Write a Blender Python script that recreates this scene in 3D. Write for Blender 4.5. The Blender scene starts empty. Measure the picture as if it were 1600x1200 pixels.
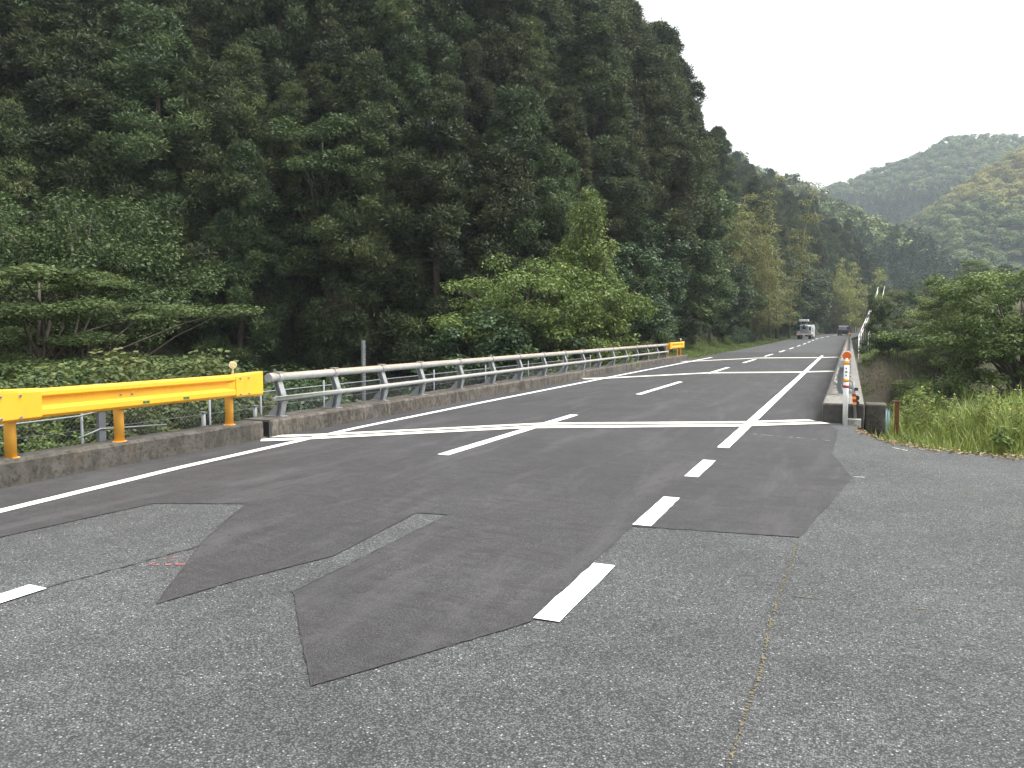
import bpy, bmesh, math, random
import numpy as np
from mathutils import Vector, Matrix
R = math.radians
rng = np.random.default_rng(7)
random.seed(7)
S = bpy.context.scene
COL = S.collection

# ------------------------------------------------------------------ camera
CAM_H = 1.6
YAW, PITCH = R(22.97), R(3.845)
cam_d = bpy.data.cameras.new('camera')
cam = bpy.data.objects.new('camera', cam_d); COL.objects.link(cam)
cam.location = (0, 0, CAM_H)
cam.rotation_euler = (R(90) - PITCH, 0, YAW)
cam_d.sensor_width = 36; cam_d.lens = 28.125
cam_d.clip_start = 0.05; cam_d.clip_end = 5000
S.camera = cam

# ------------------------------------------------------------------ world, sun, exposure
SUN_EL, SUN_AZ = R(62), R(72)          # azimuth clockwise from +Y
W = bpy.data.worlds.new('World'); S.world = W; W.use_nodes = True
nt = W.node_tree; nt.nodes.clear()
sky = nt.nodes.new('ShaderNodeTexSky'); sky.sky_type = 'NISHITA'; sky.sun_disc = False
sky.sun_elevation = SUN_EL; sky.sun_rotation = SUN_AZ
sky.air_density = 1.0; sky.dust_density = 6.0; sky.ozone_density = 1.0
hs = nt.nodes.new('ShaderNodeHueSaturation'); hs.inputs['Saturation'].default_value = 0.10
gm = nt.nodes.new('ShaderNodeGamma'); gm.inputs['Gamma'].default_value = 0.45   # a closed cloud layer evens the sky out
bg = nt.nodes.new('ShaderNodeBackground'); bg.inputs['Strength'].default_value = 0.15
wo = nt.nodes.new('ShaderNodeOutputWorld')
nt.links.new(sky.outputs[0], hs.inputs['Color']); nt.links.new(hs.outputs[0], gm.inputs['Color'])
nt.links.new(gm.outputs[0], bg.inputs['Color']); nt.links.new(bg.outputs[0], wo.inputs['Surface'])
sun_d = bpy.data.lights.new('sun', 'SUN'); sun_d.energy = 0.9; sun_d.angle = R(30); sun_d.color = (1.0, 0.97, 0.92)
sun = bpy.data.objects.new('sun', sun_d); COL.objects.link(sun)
sdir = Vector((math.sin(SUN_AZ) * math.cos(SUN_EL), math.cos(SUN_AZ) * math.cos(SUN_EL), math.sin(SUN_EL)))
sun.rotation_euler = sdir.to_track_quat('Z', 'Y').to_euler()
sun.location = sdir * 60
S.view_settings.view_transform = 'Standard'; S.view_settings.look = 'None'
S.view_settings.exposure = 2.7; S.view_settings.gamma = 1.0
S.view_settings.use_curve_mapping = False
S.render.engine = 'CYCLES'
S.cycles.use_denoising = True
S.cycles.max_bounces = 6; S.cycles.diffuse_bounces = 3; S.cycles.glossy_bounces = 2
S.cycles.transmission_bounces = 3; S.cycles.transparent_max_bounces = 8; S.cycles.volume_bounces = 0
S.cycles.caustics_reflective = False; S.cycles.caustics_refractive = False
S.cycles.use_adaptive_sampling = True; S.cycles.adaptive_threshold = 0.02

# ------------------------------------------------------------------ helpers
def empty(name, loc=(0, 0, 0), rz=0.0, parent=None):
    o = bpy.data.objects.new(name, None); COL.objects.link(o)
    o.location = loc; o.rotation_euler = (0, 0, rz); o.empty_display_size = 0.2
    if parent: o.parent = parent
    return o
def tag(o, label=None, cat=None, group=None, kind=None):
    if label: o['label'] = label
    if cat: o['category'] = cat
    if group: o['group'] = group
    if kind: o['kind'] = kind
    return o
def copy_tree(o, parent=None):
    c = o.copy(); COL.objects.link(c); c.parent = parent
    for ch in list(o.children): copy_tree(ch, c)
    return c
def link_mesh(name, me, parent=None, loc=None, rz=0.0):
    o = bpy.data.objects.new(name, me); COL.objects.link(o)
    if parent: o.parent = parent
    if loc is not None: o.location = loc
    o.rotation_euler[2] = rz
    return o

class MB:
    """collects plain shapes into one mesh"""
    def __init__(s): s.v = []; s.f = []; s.sm = []
    def add(s, vs, fs, smooth=False):
        b = len(s.v); s.v += [tuple(v) for v in vs]
        s.f += [tuple(b + i for i in f) for f in fs]; s.sm += [smooth] * len(fs)
        return s
    def box(s, c, d, rz=0.0, M=None, taper=1.0):
        vs = []
        for z in (-.5, .5):
            k = taper if z > 0 else 1.0
            for x, y in ((-.5, -.5), (.5, -.5), (.5, .5), (-.5, .5)):
                p = Vector((x * d[0] * k, y * d[1] * k, z * d[2]))
                if rz: p = Matrix.Rotation(rz, 3, 'Z') @ p
                if M is not None: p = M @ p
                vs.append(p + Vector(c))
        return s.add(vs, [(3, 2, 1, 0), (4, 5, 6, 7), (0, 1, 5, 4), (1, 2, 6, 5), (2, 3, 7, 6), (3, 0, 4, 7)])
    def tube(s, pts, rad, n=8, cap=True, smooth=True):
        pts = [Vector(p) for p in pts]
        if not hasattr(rad, '__len__'): rad = [rad] * len(pts)
        vs = []; fs = []
        for i, p in enumerate(pts):
            t = (pts[min(i + 1, len(pts) - 1)] - pts[max(i - 1, 0)])
            t = t.normalized() if t.length > 1e-9 else Vector((0, 0, 1))
            a = Vector((0, 0, 1)) if abs(t.z) < .9 else Vector((1, 0, 0))
            u = t.cross(a).normalized(); w = t.cross(u)
            for k in range(n):
                q = 2 * math.pi * k / n
                vs.append(p + (u * math.cos(q) + w * math.sin(q)) * rad[i])
        for i in range(len(pts) - 1):
            for k in range(n):
                k2 = (k + 1) % n
                fs.append((i * n + k, i * n + k2, (i + 1) * n + k2, (i + 1) * n + k))
        s.add(vs, fs, smooth)
        if cap:
            b = len(s.v) - len(vs)
            s.f.append(tuple(b + k for k in range(n - 1, -1, -1))); s.sm.append(False)
            e = b + (len(pts) - 1) * n
            s.f.append(tuple(e + k for k in range(n))); s.sm.append(False)
        return s
    def prism(s, prof, p0, p1, ux, uz=(0, 0, 1)):
        """closed profile (a,b) extruded from p0 to p1; a along ux, b along uz"""
        ux = Vector(ux); uz = Vector(uz); n = len(prof)
        vs = [Vector(p) + ux * a + uz * b for p in (p0, p1) for a, b in prof]
        fs = [tuple(range(n)), tuple(range(2 * n - 1, n - 1, -1))]
        fs += [(k, k + n, (k + 1) % n + n, (k + 1) % n) for k in range(n)]
        return s.add(vs, fs)
    def mesh(s, name, mat, bevel=0.0, segs=2):
        me = bpy.data.meshes.new(name); me.from_pydata([tuple(v) for v in s.v], [], s.f)
        me.polygons.foreach_set('use_smooth', s.sm)
        bm = bmesh.new(); bm.from_mesh(me)
        bmesh.ops.recalc_face_normals(bm, faces=bm.faces)
        if bevel > 0:
            ed = [e for e in bm.edges if len(e.link_faces) == 2 and e.calc_face_angle(0) > 0.6]
            bmesh.ops.bevel(bm, geom=ed, offset=bevel, segments=segs, affect='EDGES', profile=.5, clamp_overlap=True)
        bm.to_mesh(me); bm.free()
        if mat: me.materials.append(mat)
        return me
    def build(s, name, mat, parent=None, loc=None, bevel=0.0, segs=2):
        return link_mesh(name, s.mesh(name, mat, bevel, segs), parent, loc)

def np_mesh(name, verts, nper, mat, tint=None):
    """verts (N*nper,3) -> N separate faces of nper corners"""
    n = len(verts) // nper
    me = bpy.data.meshes.new(name)
    me.vertices.add(len(verts)); me.vertices.foreach_set('co', np.ascontiguousarray(verts, dtype=np.float32).ravel())
    me.loops.add(n * nper); me.loops.foreach_set('vertex_index', np.arange(n * nper, dtype=np.int32))
    me.polygons.add(n); me.polygons.foreach_set('loop_start', np.arange(0, n * nper, nper, dtype=np.int32))
    me.polygons.foreach_set('loop_total', np.full(n, nper, dtype=np.int32))
    if tint is not None:
        at = me.attributes.new('tint', 'FLOAT', 'FACE'); at.data.foreach_set('value', np.asarray(tint, dtype=np.float32))
    me.materials.append(mat); me.update(calc_edges=True)
    return me
def unit(v): return v / np.maximum(np.linalg.norm(v, axis=1, keepdims=True), 1e-9)
def leaf_verts(P, D, N, L, Wd, droop=0.15):
    """kites: P root, D direction, N approx normal, L length, Wd half width"""
    D = unit(D); Sd = unit(np.cross(D, N)); N2 = np.cross(Sd, D)
    L = np.asarray(L).reshape(-1, 1); Wd = np.asarray(Wd).reshape(-1, 1)
    mid = P + D * L * .45
    tip = P + D * L - N2 * L * droop
    return np.stack([P, mid + Sd * Wd, tip, mid - Sd * Wd], 1).reshape(-1, 3)
def smooth(a, b, x):
    t = np.clip((x - a) / (b - a), 0, 1); return t * t * (3 - 2 * t)

# ------------------------------------------------------------------ materials
def nmat(name):
    m = bpy.data.materials.new(name); m.use_nodes = True
    t = m.node_tree; b = t.nodes['Principled BSDF']; return m, t, b
def N(t, typ, **kw):
    n = t.nodes.new(typ)
    for k, v in kw.items():
        if k in n.inputs: n.inputs[k].default_value = v
        else: setattr(n, k, v)
    return n
def ramp(t, fac, stops):
    r = t.nodes.new('ShaderNodeValToRGB'); e = r.color_ramp.elements
    while len(e) < len(stops): e.new(.5)
    for i, (p, c) in enumerate(stops):
        e[i].position = p; e[i].color = (c[0], c[1], c[2], 1) if hasattr(c, '__len__') else (c, c, c, 1)
    t.links.new(fac, r.inputs[0]); return r.outputs[0]
def mix(t, fac, a, b, mode='MIX'):
    m = t.nodes.new('ShaderNodeMix'); m.data_type = 'RGBA'; m.blend_type = mode
    for sock, val in ((m.inputs[0], fac), (m.inputs[6], a), (m.inputs[7], b)):
        if isinstance(val, bpy.types.NodeSocket): t.links.new(val, sock)
        elif hasattr(val, '__len__'): sock.default_value = (*val, 1)
        else: sock.default_value = val
    return m.outputs[2]
def noise(t, scale, detail=4, rough=.6, vec=None, dist=0.0):
    n = N(t, 'ShaderNodeTexNoise', Scale=scale, Detail=detail, Roughness=rough, Distortion=dist)
    if vec is not None: t.links.new(vec, n.inputs['Vector'])
    return n.outputs['Fac']
def coords(t, scale=(1, 1, 1), kind='Object'):
    c = t.nodes.new('ShaderNodeTexCoord'); m = t.nodes.new('ShaderNodeMapping'); m.inputs['Scale'].default_value = scale
    t.links.new(c.outputs[kind], m.inputs[0]); return m.outputs[0]
def geo_pos(t, scale=(1, 1, 1)):
    c = t.nodes.new('ShaderNodeNewGeometry'); m = t.nodes.new('ShaderNodeMapping'); m.inputs['Scale'].default_value = scale
    t.links.new(c.outputs['Position'], m.inputs[0]); return m.outputs[0]
def bump(t, b, h, strength=.3, dist=.01):
    n = N(t, 'ShaderNodeBump', Strength=strength, Distance=dist); t.links.new(h, n.inputs['Height']); t.links.new(n.outputs[0], b.inputs['Normal'])

def plain(name, col, rough=.5, metal=0.0, var=.12, scale=8, spec=.5):
    m, t, b = nmat(name)
    f = noise(t, scale, 5, .65, coords(t))
    c = ramp(t, f, [(.3, [x * (1 - var) for x in col]), (.7, [min(1, x * (1 + var)) for x in col])])
    t.links.new(c, b.inputs['Base Color']); b.inputs['Roughness'].default_value = rough; b.inputs['Metallic'].default_value = metal
    b.inputs['Specular IOR Level'].default_value = spec
    return m
def foliage(name, stops, transl=.25, objvar=.25, hue=.03, rough=.55):
    m, t, b = nmat(name)
    a = N(t, 'ShaderNodeAttribute', attribute_name='tint')
    c = ramp(t, a.outputs['Fac'], stops)
    oi = t.nodes.new('ShaderNodeObjectInfo')
    mr = N(t, 'ShaderNodeMapRange'); t.links.new(oi.outputs['Random'], mr.inputs[0])
    mr.inputs[3].default_value = 1 - objvar; mr.inputs[4].default_value = 1 + objvar
    h = t.nodes.new('ShaderNodeHueSaturation'); t.links.new(c, h.inputs['Color']); t.links.new(mr.outputs[0], h.inputs['Value'])
    ml = N(t, 'ShaderNodeMath', operation='MULTIPLY'); ml.inputs[1].default_value = 7.31
    fr = N(t, 'ShaderNodeMath', operation='FRACT'); t.links.new(oi.outputs['Random'], ml.inputs[0]); t.links.new(ml.outputs[0], fr.inputs[0])
    mh = N(t, 'ShaderNodeMapRange'); t.links.new(fr.outputs[0], mh.inputs[0]); mh.inputs[3].default_value = .5 - hue; mh.inputs[4].default_value = .5 + hue
    t.links.new(mh.outputs[0], h.inputs['Hue'])
    t.links.new(h.outputs[0], b.inputs['Base Color']); b.inputs['Roughness'].default_value = rough; b.inputs['Specular IOR Level'].default_value = .25
    tr = t.nodes.new('ShaderNodeBsdfTranslucent'); t.links.new(h.outputs[0], tr.inputs['Color'])
    mx = t.nodes.new('ShaderNodeMixShader'); mx.inputs[0].default_value = transl
    t.links.new(b.outputs[0], mx.inputs[1]); t.links.new(tr.outputs[0], mx.inputs[2])
    t.links.new(mx.outputs[0], t.nodes['Material Output'].inputs['Surface'])
    return m

def asphalt(name, base, speck, grain, contrast, streak=0.0, warm=(1, 1, 1)):
    m, t, b = nmat(name); g = geo_pos(t)
    v = N(t, 'ShaderNodeTexVoronoi', Scale=grain); t.links.new(g, v.inputs['Vector'])
    stone = N(t, 'ShaderNodeSeparateColor'); t.links.new(v.outputs['Color'], stone.inputs[0])
    c1 = ramp(t, stone.outputs[0], [(0, base * (1 - contrast)), (.5, base), (.90, base * (1 + contrast * .8)), (.975, base * 1.7), (.985, speck * .8), (1, speck)])
    c2 = mix(t, ramp(t, v.outputs['Distance'], [(.38, 0), (.68, .85)]), c1, (base * .3, base * .3, base * .3))
    big = noise(t, .55, 6, .62, g); mid = noise(t, 5, 5, .65, g)
    c3 = mix(t, 1.0, c2, ramp(t, big, [(.28, .74), (.5, .98), (.72, 1.22)]), 'MULTIPLY')
    c3 = mix(t, 1.0, c3, ramp(t, mid, [(.3, .86), (.7, 1.12)]), 'MULTIPLY')
    if streak:
        st = noise(t, 3.2, 7, .7, geo_pos(t, (.55, 2.6, 1)), .6)
        c3 = mix(t, ramp(t, st, [(.50, 0), (.64, streak)]), c3, (base * .55, base * .52, base * .50))
        fl = noise(t, 15, 6, .75, geo_pos(t, (.7, 2.2, 1)), .5)
        c3 = mix(t, ramp(t, fl, [(.565, 0), (.62, streak)]), c3, (base * .42, base * .40, base * .39))
        f2 = noise(t, 34, 5, .75, geo_pos(t, (.5, 2.4, 1)), .3)
        c3 = mix(t, ramp(t, f2, [(.60, 0), (.66, .8)]), c3, (base * .35, base * .34, base * .33))
        st2 = noise(t, 1.1, 6, .7, geo_pos(t, (2.2, .35, 1)), .4)
        c3 = mix(t, ramp(t, st2, [(.50, 0), (.66, streak * .6)]), c3, (base * 1.3, base * 1.27, base * 1.28))
    c3 = mix(t, ramp(t, noise(t, 1.7, 5, .6, g, 1.2), [(.56, 0), (.66, .28)]), c3, (base * .5, base * .5, base * .5))
    c3 = mix(t, ramp(t, noise(t, 21, 3, .6, g), [(.66, 0), (.70, .7)]), c3, (base * .3, base * .3, base * .3))
    c3 = mix(t, 1.0, c3, warm, 'MULTIPLY')
    t.links.new(c3, b.inputs['Base Color']); b.inputs['Roughness'].default_value = .85; b.inputs['Specular IOR Level'].default_value = .3
    bump(t, b, v.outputs['Distance'], .6 if contrast > .3 else .3, -.006)
    return m
M_OLD = asphalt('old_asphalt', .093, .36, 110, .60, 0, (.965, 1.0, 1.01))
M_NEW = asphalt('new_asphalt', .060, .115, 170, .30, .8, (1.0, .982, 1.015))
M_FAR = asphalt('approach_asphalt', .085, .3, 90, .3, .25, (.99, 1.0, 1.02))

def line_paint(name, col, wear=.35):
    m, t, b = nmat(name); g = geo_pos(t)
    n1 = noise(t, 26, 6, .7, g); n2 = noise(t, 2.2, 4, .6, g)
    c = mix(t, ramp(t, n1, [(.60, 0), (.78, wear)]), col, (.30, .29, .27))
    c = mix(t, ramp(t, n2, [(.35, .0), (.8, .22)]), c, [x * .72 for x in col])
    t.links.new(c, b.inputs['Base Color']); b.inputs['Roughness'].default_value = .6
    bump(t, b, n1, .2, .003); return m
M_LINE = line_paint('white_line_paint', (.80, .80, .79), .25)
M_JOINT = line_paint('cream_joint_mortar', (.76, .73, .62), .45)
M_TAR = plain('tar_seam', (.035, .034, .033), .7, 0, .3, 30)
M_MOSS = plain('crack_moss', (.125, .105, .055), .9, 0, .5, 60)
M_RED = plain('red_spray', (.5, .10, .09), .8, 0, .4, 60)

def concrete(name, base, dark, streaks=.6, top=None):
    m, t, b = nmat(name); g = geo_pos(t)
    n1 = noise(t, 1.6, 8, .7, g, .5); n2 = noise(t, 14, 8, .75, g)
    st = noise(t, 4.2, 8, .75, geo_pos(t, (1, 1, .55)), .9)
    c = mix(t, ramp(t, n1, [(.32, 0), (.68, 1)]), base, [x * .62 for x in base])
    c = mix(t, ramp(t, st, [(.44, 0), (.60, streaks)]), c, dark)
    c = mix(t, ramp(t, n2, [(.48, 0), (.62, .8)]), c, [x * .5 for x in dark])
    c = mix(t, ramp(t, noise(t, 38, 4, .6, g), [(.64, 0), (.73, .8)]), c, [min(1, x * 1.7) for x in base])
    c = mix(t, ramp(t, noise(t, 3.1, 5, .7, geo_pos(t, (1, 1, .5))), [(.60, 0), (.72, .5)]), c, (.13, .085, .045))
    t.links.new(c, b.inputs['Base Color']); b.inputs['Roughness'].default_value = .9
    bump(t, b, n2, .7, .012); return m
M_CURB = concrete('weathered_concrete', (.098, .090, .075), (.038, .033, .026), .8)
M_CURB2 = concrete('stained_bridge_concrete', (.145, .130, .108), (.036, .028, .022), .95)
M_PAR = concrete('parapet_concrete', (.25, .24, .215), (.10, .092, .08), .6)
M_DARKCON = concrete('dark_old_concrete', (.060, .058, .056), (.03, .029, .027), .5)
M_PALECON = concrete('pale_concrete', (.45, .44, .42), (.25, .24, .22), .3)
def grimy(name, col, rough):
    m, t, b = nmat(name); g = geo_pos(t)
    c = mix(t, ramp(t, noise(t, 3, 6, .7, g), [(.3, 0), (.75, .5)]), col, [x * .84 for x in col])
    c = mix(t, ramp(t, noise(t, 9, 7, .75, geo_pos(t, (1, 1, .16)), .4), [(.55, 0), (.75, .38)]), c, (.30, .17, .045))
    c = mix(t, ramp(t, noise(t, 55, 4, .7, g), [(.70, 0), (.76, .8)]), c, (.16, .09, .04))
    t.links.new(c, b.inputs['Base Color']); t.links.new(ramp(t, noise(t, 6, 5, .6, g), [(.3, rough * .8), (.7, rough * 1.35)]), b.inputs['Roughness'])
    bump(t, b, noise(t, 4, 3, .5, g), .06, .02); return m
M_YEL = grimy('yellow_paint', (.82, .405, .024), .42)
M_YELPOST = grimy('yellow_post_paint', (.72, .36, .048), .55)
def galv(name, col, rust_top):
    m, t, b = nmat(name); g = geo_pos(t)
    n1 = noise(t, 7, 6, .7, g); n2 = noise(t, 42, 5, .7, g)
    c = mix(t, ramp(t, n1, [(.3, 0), (.7, 1)]), [x * .82 for x in col], [x * 1.1 for x in col])
    c = mix(t, ramp(t, n2, [(.62, 0), (.72, .8)]), c, (.10, .075, .055))
    if rust_top:
        ge = t.nodes.new('ShaderNodeNewGeometry'); sp = N(t, 'ShaderNodeSeparateXYZ'); t.links.new(ge.outputs['Normal'], sp.inputs[0])
        ad = N(t, 'ShaderNodeMath', operation='ADD'); t.links.new(sp.outputs[2], ad.inputs[0])
        ms = N(t, 'ShaderNodeMath', operation='MULTIPLY_ADD'); t.links.new(noise(t, 2.6, 8, .75, g), ms.inputs[0]); ms.inputs[1].default_value = 1.5; ms.inputs[2].default_value = -.75
        t.links.new(ms.outputs[0], ad.inputs[1])
        rc = mix(t, ramp(t, n2, [(.35, 0), (.65, 1)]), (.46, .33, .24), (.30, .19, .125))
        c = mix(t, ramp(t, ad.outputs[0], [(.22, 0), (.50, rust_top)]), c, rc)
    t.links.new(c, b.inputs['Base Color']); b.inputs['Roughness'].default_value = .55; b.inputs['Metallic'].default_value = .15
    bump(t, b, n2, .15, .003); return m
M_PIPE = galv('rusting_pipe_paint', (.37, .385, .385), .9)
M_PIPE2 = galv('grey_pipe_paint', (.32, .34, .335), .4)
M_POST = galv('grey_post_paint', (.26, .28, .29), .15)
M_GALV = galv('fence_galvanised', (.20, .215, .225), 0)
M_ANCH = galv('anchor_post_paint', (.13, .145, .155), 0)
M_WIRE = plain('fence_wire', (.19, .205, .21), .5, .3, .15, 20)
M_BOLT = plain('bolt_steel', (.22, .19, .16), .5, .5, .3, 60)
M_WASH = plain('washer_steel', (.5, .44, .34), .5, .4, .2, 60)
M_WHITE = plain('white_plastic', (.72, .73, .72), .5, 0, .08, 9)
M_ORANGE = plain('orange_reflector', (.60, .125, .014), .3, 0, .12, 40)
M_AMBER = plain('amber_sheet', (.88, .36, .02), .35, 0, .1, 40)
M_REDREF = plain('red_sheet', (.33, .02, .03), .35, 0, .1, 40)
M_CREAM = plain('cream_reflector', (.62, .56, .33), .35, 0, .15, 20)
M_BLACK = plain('black_plastic', (.02, .02, .022), .5, 0, .2, 20)
M_RUST = plain('rusty_iron', (.17, .075, .035), .85, 0, .6, 14)
M_BLUE = plain('faded_blue_stake', (.18, .30, .36), .6, 0, .2, 14)
M_GREENST = plain('green_sticker', (.10, .22, .05), .5, 0, .2, 30)
M_STDARK = plain('sticker_print', (.03, .06, .03), .5, 0, .2, 30)
M_HANDR = plain('white_handrail_paint', (.68, .67, .63), .5, 0, .1, 6)
M_CARW = plain('white_car_paint', (.72, .74, .75), .25, 0, .03, 3)
M_CARD = plain('dark_car_paint', (.03, .034, .04), .25, 0, .1, 3)
M_GREYM = plain('grey_machine_paint', (.25, .26, .27), .5, 0, .3, 6)
M_TYRE = plain('tyre_rubber', (.018, .018, .018), .8, 0, .2, 20)
M_GLASS = plain('car_glass', (.05, .06, .065), .08, 0, .1, 3)
M_GLASSP = plain('painted_sky_glass', (.22, .24, .25), .1, 0, .1, 3)  # pale base colour paints the sky's reflection into the pane
M_LOGO = plain('blue_logo_print', (.03, .22, .32), .4, 0, .1, 3)
def bark(name, c1, c2):
    m, t, b = nmat(name)
    n1 = noise(t, 9, 6, .7, coords(t, (1, 1, .25)))
    t.links.new(ramp(t, n1, [(.3, c1), (.7, c2)]), b.inputs['Base Color']); b.inputs['Roughness'].default_value = .95
    bump(t, b, n1, .5, .03); return m
M_BARK = bark('cedar_bark', (.055, .038, .027), (.13, .095, .07))
M_BARK2 = bark('grey_bark', (.045, .038, .03), (.12, .10, .078))
M_CULM = bark('bamboo_culm', (.16, .17, .05), (.28, .26, .10))
M_CEDAR = foliage('cedar_needles', [(0, (.029, .042, .019)), (.45, (.050, .073, .025)), (.75, (.083, .110, .033)), (.9, (.084, .077, .038)), (1, (.112, .092, .050))], .18, .34, .022)
M_CEDARFAR = foliage('far_cedar_needles', [(0, (.034, .058, .030)), (.6, (.056, .088, .040)), (1, (.085, .115, .048))], .15, .3, .02)
M_LEAF_D = foliage('dark_glossy_leaves', [(0, (.030, .052, .022)), (.6, (.052, .086, .034)), (1, (.088, .130, .052))], .22, .12, .01, .4)
M_LEAF_M = foliage('mid_green_leaves', [(0, (.040, .063, .022)), (.6, (.070, .107, .036)), (1, (.115, .158, .055))], .28, .15, .015, .5)
M_LEAF_L = foliage('fresh_green_leaves', [(0, (.078, .115, .026)), (.6, (.130, .182, .042)), (1, (.20, .25, .078))], .32, .12, .012, .5)
M_LEAF_O = foliage('olive_leaves', [(0, (.055, .072, .026)), (.6, (.10, .125, .040)), (1, (.155, .17, .06))], .26, .15, .015, .5)
M_LEAF_R = foliage('bank_tree_leaves', [(0, (.074, .112, .027)), (.6, (.130, .186, .047)), (1, (.20, .25, .078))], .28, .12, .012, .5)
M_BAMB = foliage('bamboo_leaves', [(0, (.112, .125, .040)), (.5, (.185, .192, .064)), (1, (.255, .25, .092))], .3, .15, .015, .5)
M_BAMBG = foliage('green_bamboo_leaves', [(0, (.13, .16, .035)), (.5, (.22, .25, .055)), (1, (.32, .33, .085))], .3, .12, .012, .5)
M_GRASS = foliage('grass_blades', [(0, (.11, .165, .038)), (.45, (.195, .265, .062)), (.8, (.30, .34, .095)), (1, (.40, .35, .16))], .3, .05, .005, .5)
M_GRASSD = foliage('verge_grass_blades', [(0, (.075, .115, .03)), (.5, (.135, .190, .048)), (.85, (.20, .24, .075)), (1, (.25, .22, .11))], .3, .05, .005, .5)
M_DRY = foliage('dry_leaf_litter', [(0, (.10, .065, .035)), (.6, (.22, .15, .085)), (1, (.36, .27, .17))], .1, .05, .005, .8)
M_FARB = foliage('far_broad_leaves', [(0, (.070, .105, .035)), (.6, (.12, .165, .052)), (1, (.19, .225, .075))], .2, .35, .03)
M_FARY = foliage('far_bamboo_leaves', [(0, (.21, .22, .055)), (.6, (.30, .30, .085)), (1, (.38, .35, .125))], .2, .2, .02)
M_FLOWER = plain('white_petals', (.75, .76, .70), .6)
M_FLOWERY = plain('yellow_petals', (.75, .6, .03), .6)
def soil(name, c1, c2, c3):
    m, t, b = nmat(name); g = geo_pos(t)
    n1 = noise(t, .8, 8, .7, g, .5); n2 = noise(t, 6, 6, .7, g)
    c = mix(t, ramp(t, n1, [(.35, 0), (.65, 1)]), c1, c2)
    c = mix(t, ramp(t, n2, [(.5, 0), (.7, .8)]), c, c3)
    t.links.new(c, b.inputs['Base Color']); b.inputs['Roughness'].default_value = 1
    bump(t, b, n2, .8, .08); return m
M_SOIL = soil('forest_floor', (.055, .045, .030), (.045, .055, .022), (.025, .02, .014))
M_HILLS = soil('far_hill_ground', (.045, .055, .028), (.035, .05, .022), (.025, .03, .018))
M_ROCK = soil('dug_bank_soil', (.075, .054, .036), (.045, .040, .028), (.02, .017, .012))
m, t, b = nmat('river_water'); M_WATER = m
b.inputs['Base Color'].default_value = (.03, .04, .03, 1); b.inputs['Roughness'].default_value = .08
bump(t, b, noise(t, 4, 4, .6, geo_pos(t)), .2, .03)

# ------------------------------------------------------------------ the lie of the land
XC = -4.62                                   # centre line of the road
def crown(X): return np.maximum(0.0, .075 - .026 * np.abs(X - XC))
def rise(Y): return np.where(Y < 60, 0, np.where(Y < 130, .38 * ((Y - 60) / 70.) ** 2, .38 + .0108 * (Y - 130)))
def shift(Y): return np.maximum(0, Y - 112.) ** 2 / 800.
def riverdist(X, Y): return -.6 * X + .8 * Y
rs = np.random.default_rng(3)
_wav = [(rs.uniform(0, 6.28), rs.uniform(0, 6.28), rs.uniform(.6, 1.4)) for _ in range(12)]
def wob(X, Y, sc):
    r = 0
    for i, (a, p, k) in enumerate(_wav):
        r = r + np.sin((X * math.cos(a) + Y * math.sin(a)) * k / sc + p)
    return r / 5.0
def ground(X, Y):
    X = np.asarray(X, float); Y = np.asarray(Y, float)
    s = riverdist(X, Y); rz = rise(Y); xt = -10.6 + shift(Y)
    near = -.35 - .55 * smooth(-9.0, -11.5, X) - 1.1 * smooth(-11, -22, X)
    s0 = 12.0 + 7.0 * smooth(-9.2, -11.5, X)
    V = near * (1 - smooth(s0, s0 + 6.5, s)) - 6.5 * smooth(s0, s0 + 6.5, s)
    far = 6.2 * smooth(33.5, 39.8, s)
    corridor = V + far + np.where(s > 33, rz, 0)
    dr = xt - X; dv = s - 37.0
    tt = .5 * (dr + dv - np.sqrt((dr - dv) ** 2 + 20.)) + .6
    tt = np.maximum(tt, 0)
    hb = np.where(s < 30, V, -6.5 + 6.2 * smooth(36, 52, s) + rz)
    tt = tt * (1 - .22 * smooth(80, 130, Y))
    hill = hb + 1.22 * tt - .0022 * np.maximum(tt - 18, 0) ** 2 + wob(X, Y, 9) * .7 * smooth(2, 10, tt)
    k = smooth(0.2, 3.0, dr)
    z = corridor * (1 - k) + hill * k
    # right-hand bank beyond the bridge climbs away from the road
    xr = 0.55 + shift(Y)
    rp = 4.9 * smooth(55, 92, Y) * smooth(xr, xr + 1.6, X) + .5 * smooth(44, 50, Y) * smooth(xr + .3, xr + 1.0, X)
    z = z + np.where(X > 0, rp, 0) + wob(X, Y, 2.5) * .05
    z = z + .35 * smooth(.3, 2.5, X) * (1 - smooth(10.5, 13.0, s)) * smooth(10.8, 13, Y)
    return z
def gz(x, y): return float(ground(np.array([x]), np.array([y]))[0])

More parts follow.
